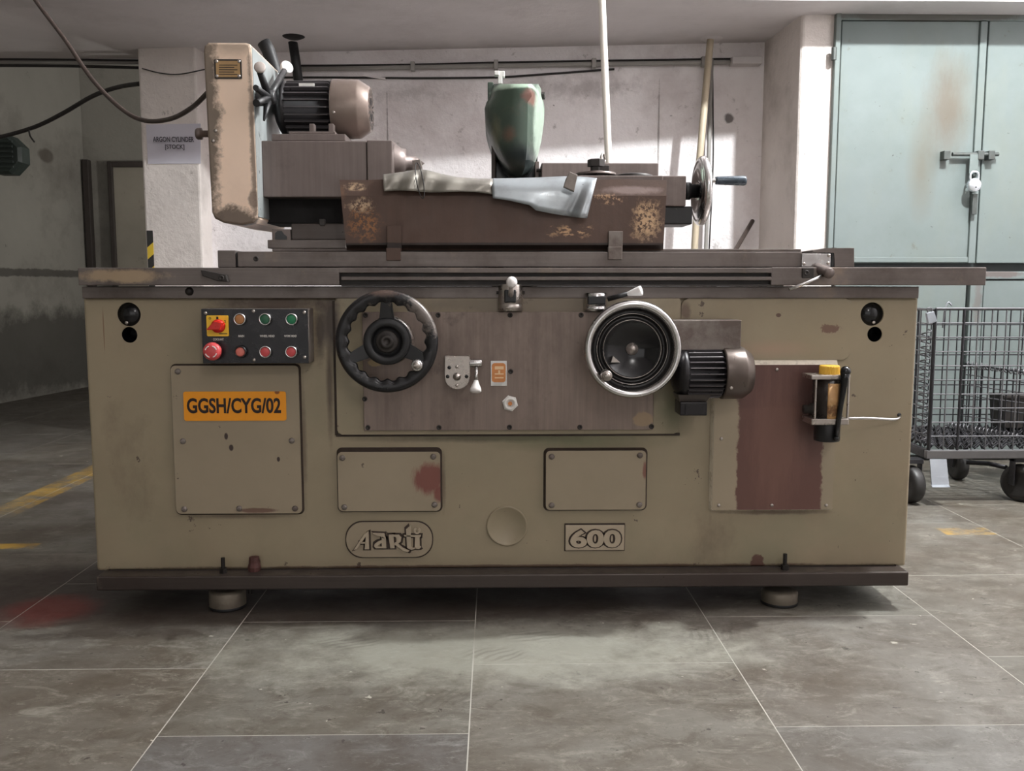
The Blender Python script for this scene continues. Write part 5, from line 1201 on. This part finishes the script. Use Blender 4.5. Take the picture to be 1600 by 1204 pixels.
# ------------------------------------------------------------------ wire mesh cart on the right
M('wire_zinc', (104, 104, 107), 0.36, 0.6, var=0.12, vs=20, bump=0)
M('wire_dark', (50, 49, 52), 0.42, 0.6, var=0.2, vs=20, bump=0)
M('beam_steel', (96, 94, 94), 0.4, 0.5, var=0.15, vs=14, bump=0.03)
M('tyre', (36, 34, 33), 0.5, var=0.25, vs=12, bump=0.1, layers=(((86, 78, 70), 10, 0.58, 0.72, 0.5),))
M('zinc_plate', (150, 154, 160), 0.4, 0.55, var=0.1, vs=10, bump=0.03)
CYF = 1.20; CD = 0.56
cx0 = at(1464, 482, CYF).x; cx0b = at(1450, 705, CYF).x; CX0 = (cx0 + cx0b)/2
CX1 = CX0 + 0.95
cz1 = at(1530, 482, CYF).z; czd = at(1530, 703, CYF).z; czf = at(1530, 716, CYF).z
CT = thing('mesh_cart', (CX0 + 0.47, CYF + CD/2, 0), 'galvanised wire mesh trolley on castors beside the green metal doors', 'trolley')
def wire(a, b, r, parent, mat='wire_zinc', name='wire'):
    m = MB(); m.cyl(a, b, r, seg=6); return m.build(name, mat, parent)
sp = 22*S(CYF)
def grid_panel(name, O, U, V, lu, lv, nu, nv, r, mats, post=None):
    root = MB(); root.cyl(O + V*lv, O + V*lv + U*lu, 0.0055, seg=8); pnl = root.build(name, 'wire_zinc', CT)
    for i in range(nu + 1):
        thick = post and i in post
        a = O + U*(lu*i/nu); wire(a, a + V*lv, 0.0058 if thick else r, pnl, mats[1] if thick else mats[0])
    for j in range(nv):
        a = O + V*(lv*j/nv); wire(a, a + U*lu, r, pnl, mats[0])
    return pnl
up = Vector((0, 0, 1)); O = Vector((CX0, CYF, czd))
NV = 10
gp = grid_panel('mesh_panel', O, Vector((1, 0, 0)), up, CX1 - CX0, cz1 - czd, round((CX1 - CX0)/sp), NV, 0.0030, ('wire_zinc', 'wire_dark'), (0, 2))
grid_panel('mesh_panel', O + Vector((0, 0.01, 0)), Vector((0, 1, 0)), up, CD - 0.02, cz1 - czd - 0.005, 9, NV, 0.0030, ('wire_zinc', 'wire_dark'), (0, 9))
grid_panel('mesh_panel', O + Vector((0, CD, 0)), Vector((1, 0, 0)), up, CX1 - CX0, (cz1 - czd)*0.97, 15, 8, 0.0030, ('wire_dark', 'wire_dark'), (0, 3))
def coil(a, b, r, turns, wr, parent, mat='wire_zinc', name='spiral_hinge'):
    a, b = Vector(a), Vector(b); t = (b - a).normalized(); u = t.orthogonal().normalized(); v = t.cross(u); n = turns*8
    m = MB(); m.tube([a + (b-a)*(i/n) + (u*math.cos(2*PI*i/8) + v*math.sin(2*PI*i/8))*r for i in range(n + 1)], wr, 5); return m.build(name, mat, parent)
coil((CX0 - 0.002, CYF + 0.07, czd + 0.02), (CX0 - 0.002, CYF + 0.07, cz1 - 0.09), 0.020, 17, 0.0030, CT)
# deck of crimped wire
m = MB()
for j in range(13):
    y = CYF + 0.02 + j*(CD - 0.04)/12
    n = 48; m.tube([(CX0 + 0.01 + i*(CX1-CX0-0.02)/n, y, czd + 0.014 + 0.010*(1 if (i + j) % 2 else -1)) for i in range(n + 1)], 0.0042, 5)
for i in range(22):
    x = CX0 + 0.02 + i*(CX1-CX0-0.04)/21
    n = 26; m.tube([(x, CYF + 0.02 + j*(CD-0.04)/n, czd + 0.014 - 0.010*(1 if (i + j) % 2 else -1)) for j in range(n + 1)], 0.0042, 5)
dk = m.build('deck_mesh', 'wire_dark', CT); dk['kind'] = 'stuff'
m = MB(); m.box(CX0 - 0.012, CX1, CYF - 0.008, CYF + 0.02, czf, czd, 0.003); m.build('base_beam', 'beam_steel', CT)
m = MB(); m.box(CX0 - 0.012, CX0 + 0.02, CYF + 0.021, CYF + CD, czf, czd, 0.003); m.build('base_beam', 'wire_dark', CT)
m = MB(); m.box(CX0 - 0.012, CX1, CYF + CD, CYF + CD + 0.025, czf, czd, 0.003); m.build('base_beam', 'wire_dark', CT)
# folded inner gate: a low wire screen across the load bay with spiral hinge on top
a = Vector((at(1508, 568, CYF + 0.47).x, CYF + 0.47, at(1508, 568, CYF + 0.47).z)); b_ = at(1625, 585, CYF + 0.20)
b0_ = Vector((b_.x, b_.y, czd + 0.03)); a0 = Vector((a.x, a.y, czd + 0.03))
m = MB(); m.cyl(a, b_, 0.004, seg=6); ig = m.build('inner_gate', 'wire_dark', CT)
for i in range(13):
    f = i/12; wire(a.lerp(b_, f), a0.lerp(b0_, f), 0.0036, ig, 'wire_dark')
for j in range(1, 6):
    f = j/6; wire(a.lerp(a0, f), b_.lerp(b0_, f), 0.0030, ig, 'wire_zinc')
coil(a, b_, 0.013, 16, 0.0032, ig)
coil(Vector((at(1480, 652, CYF + .45).x, CYF + 0.45, czd + 0.04)), Vector((at(1592, 684, CYF + 0.12).x, CYF + 0.12, czd + 0.035)), 0.013, 18, 0.0032, ig)
m = MB(); m.tube([at(1476, 486, CYF), at(1478, 478, CYF), at(1482, 472, CYF), at(1487, 477, CYF)], 0.0032, 6, 4); m.build('latch_hook', 'zinc_plate', CT)
wire(at(1476, 484, CYF + 0.005), at(1473, 512, CYF + 0.005), 0.003, CT, 'wire_zinc', 'latch_rod')
# castors
def castor(x, y, r, wd, face):
    m = MB(); m.lathe((x - wd/2, y, r), (1, 0, 0), [(0, 0.006), (r*0.5, 0.004), (r*0.72, 0.0), (r*0.93, 0.004), (r, wd*0.3), (r, wd*0.7), (r*0.93, wd - 0.004), (r*0.72, wd), (r*0.5, wd - 0.004), (0, wd - 0.006)], 28)
    if face:
        bmesh.ops.rotate(m.bm, verts=m.bm.verts[:], cent=(x, y, r), matrix=Matrix.Rotation(face, 3, 'Z'))
    c_ = m.build('castor', 'tyre', CT)
    m = MB(); m.box(x - wd/2 - 0.012, x - wd/2 - 0.006, y - 0.02, y + 0.02, r - 0.01, czf, 0.002); m.box(x + wd/2 + 0.006, x + wd/2 + 0.012, y - 0.02, y + 0.02, r - 0.01, czf, 0.002); m.box(x - wd/2 - 0.012, x + wd/2 + 0.012, y - 0.03, y + 0.03, czf - 0.02, czf - 0.001, 0.002); m.build('castor_fork', 'wire_dark', c_)
rw = 31*S(1.12)
w1 = onz(1437, 795, 0); castor(w1.x + 0.01, 1.22, rw, 0.055, 0.15)
castor(at(1496, 735, 1.68).x, 1.68, rw*0.9, 0.05, 0.0)
castor(at(1594, 760, 1.24).x, 1.24, rw, 0.06, 0.5)
castor(CX1 - 0.08, 1.68, rw*0.9, 0.05, 0.0)
m = MB(); pA = [at(1453, 717, CYF - 0.01), at(1479, 717, CYF - 0.01), at(1483, 757, CYF - 0.04), at(1456, 757, CYF - 0.04)]
m.hull2(pA, [v + Vector((0, 0.005, 0)) for v in pA]); pB = [at(1456, 757, CYF - 0.04), at(1483, 757, CYF - 0.04), at(1485, 761, CYF - 0.06), at(1457, 761, CYF - 0.06)]; m.hull2(pB, [v + Vector((0, 0.005, 0.001)) for v in pB]); m.build('tow_plate', 'zinc_plate', CT)
m = MB(); m.tube([at(1510, 722, CYF + 0.25), at(1545, 724, CYF + 0.2), at(1572, 730, CYF + 0.1)], 0.010, 8); m.build('tow_bar', 'wire_dark', CT)
tgp = at(1453, 495, CYF + 0.01)
tg = thing('tag_lock', tgp, 'small grey padlock hanging on the corner of the mesh trolley', 'padlock')
m = MB(); m.prism(XZ([(1446, 489), (1458, 486), (1463, 502), (1449, 506)], CYF - 0.012), CYF - 0.022, CYF - 0.008, 0.002); m.build('lock_body', 'zinc_plate', tg)
m = MB(); m.tube([at(1450, 489, CYF - 0.012), at(1449, 482, CYF - 0.012), at(1455, 481, CYF - 0.012), at(1456, 488, CYF - 0.012)], 0.003, 6, 4); m.build('shackle', 'wire_zinc', tg)
x0, x1, z0, z1 = rect(1568, 618, 1630, 660, CYF + 0.40)
bn = thing('dark_bin', ((x0+x1)/2, CYF + 0.46, czd + 0.03), 'dark grey bin standing inside the mesh trolley', 'bin')
zb_ = czd + 0.03
m = MB(); m.hull2([(x0 + 0.01, CYF + 0.41, zb_), (x1 - 0.01, CYF + 0.41, zb_), (x1 - 0.01, CYF + 0.52, zb_), (x0 + 0.01, CYF + 0.52, zb_)], [(x0, CYF + 0.40, z1), (x1, CYF + 0.40, z1), (x1, CYF + 0.53, z1), (x0, CYF + 0.53, z1)]); m.build('bin_body', 'dark_steel', bn)
m = MB(); m.box(x0 - 0.006, x1 + 0.006, CYF + 0.394, CYF + 0.40, z1 - 0.012, z1 + 0.002, 0.002); m.build('bin_rim', 'dark_steel', bn)
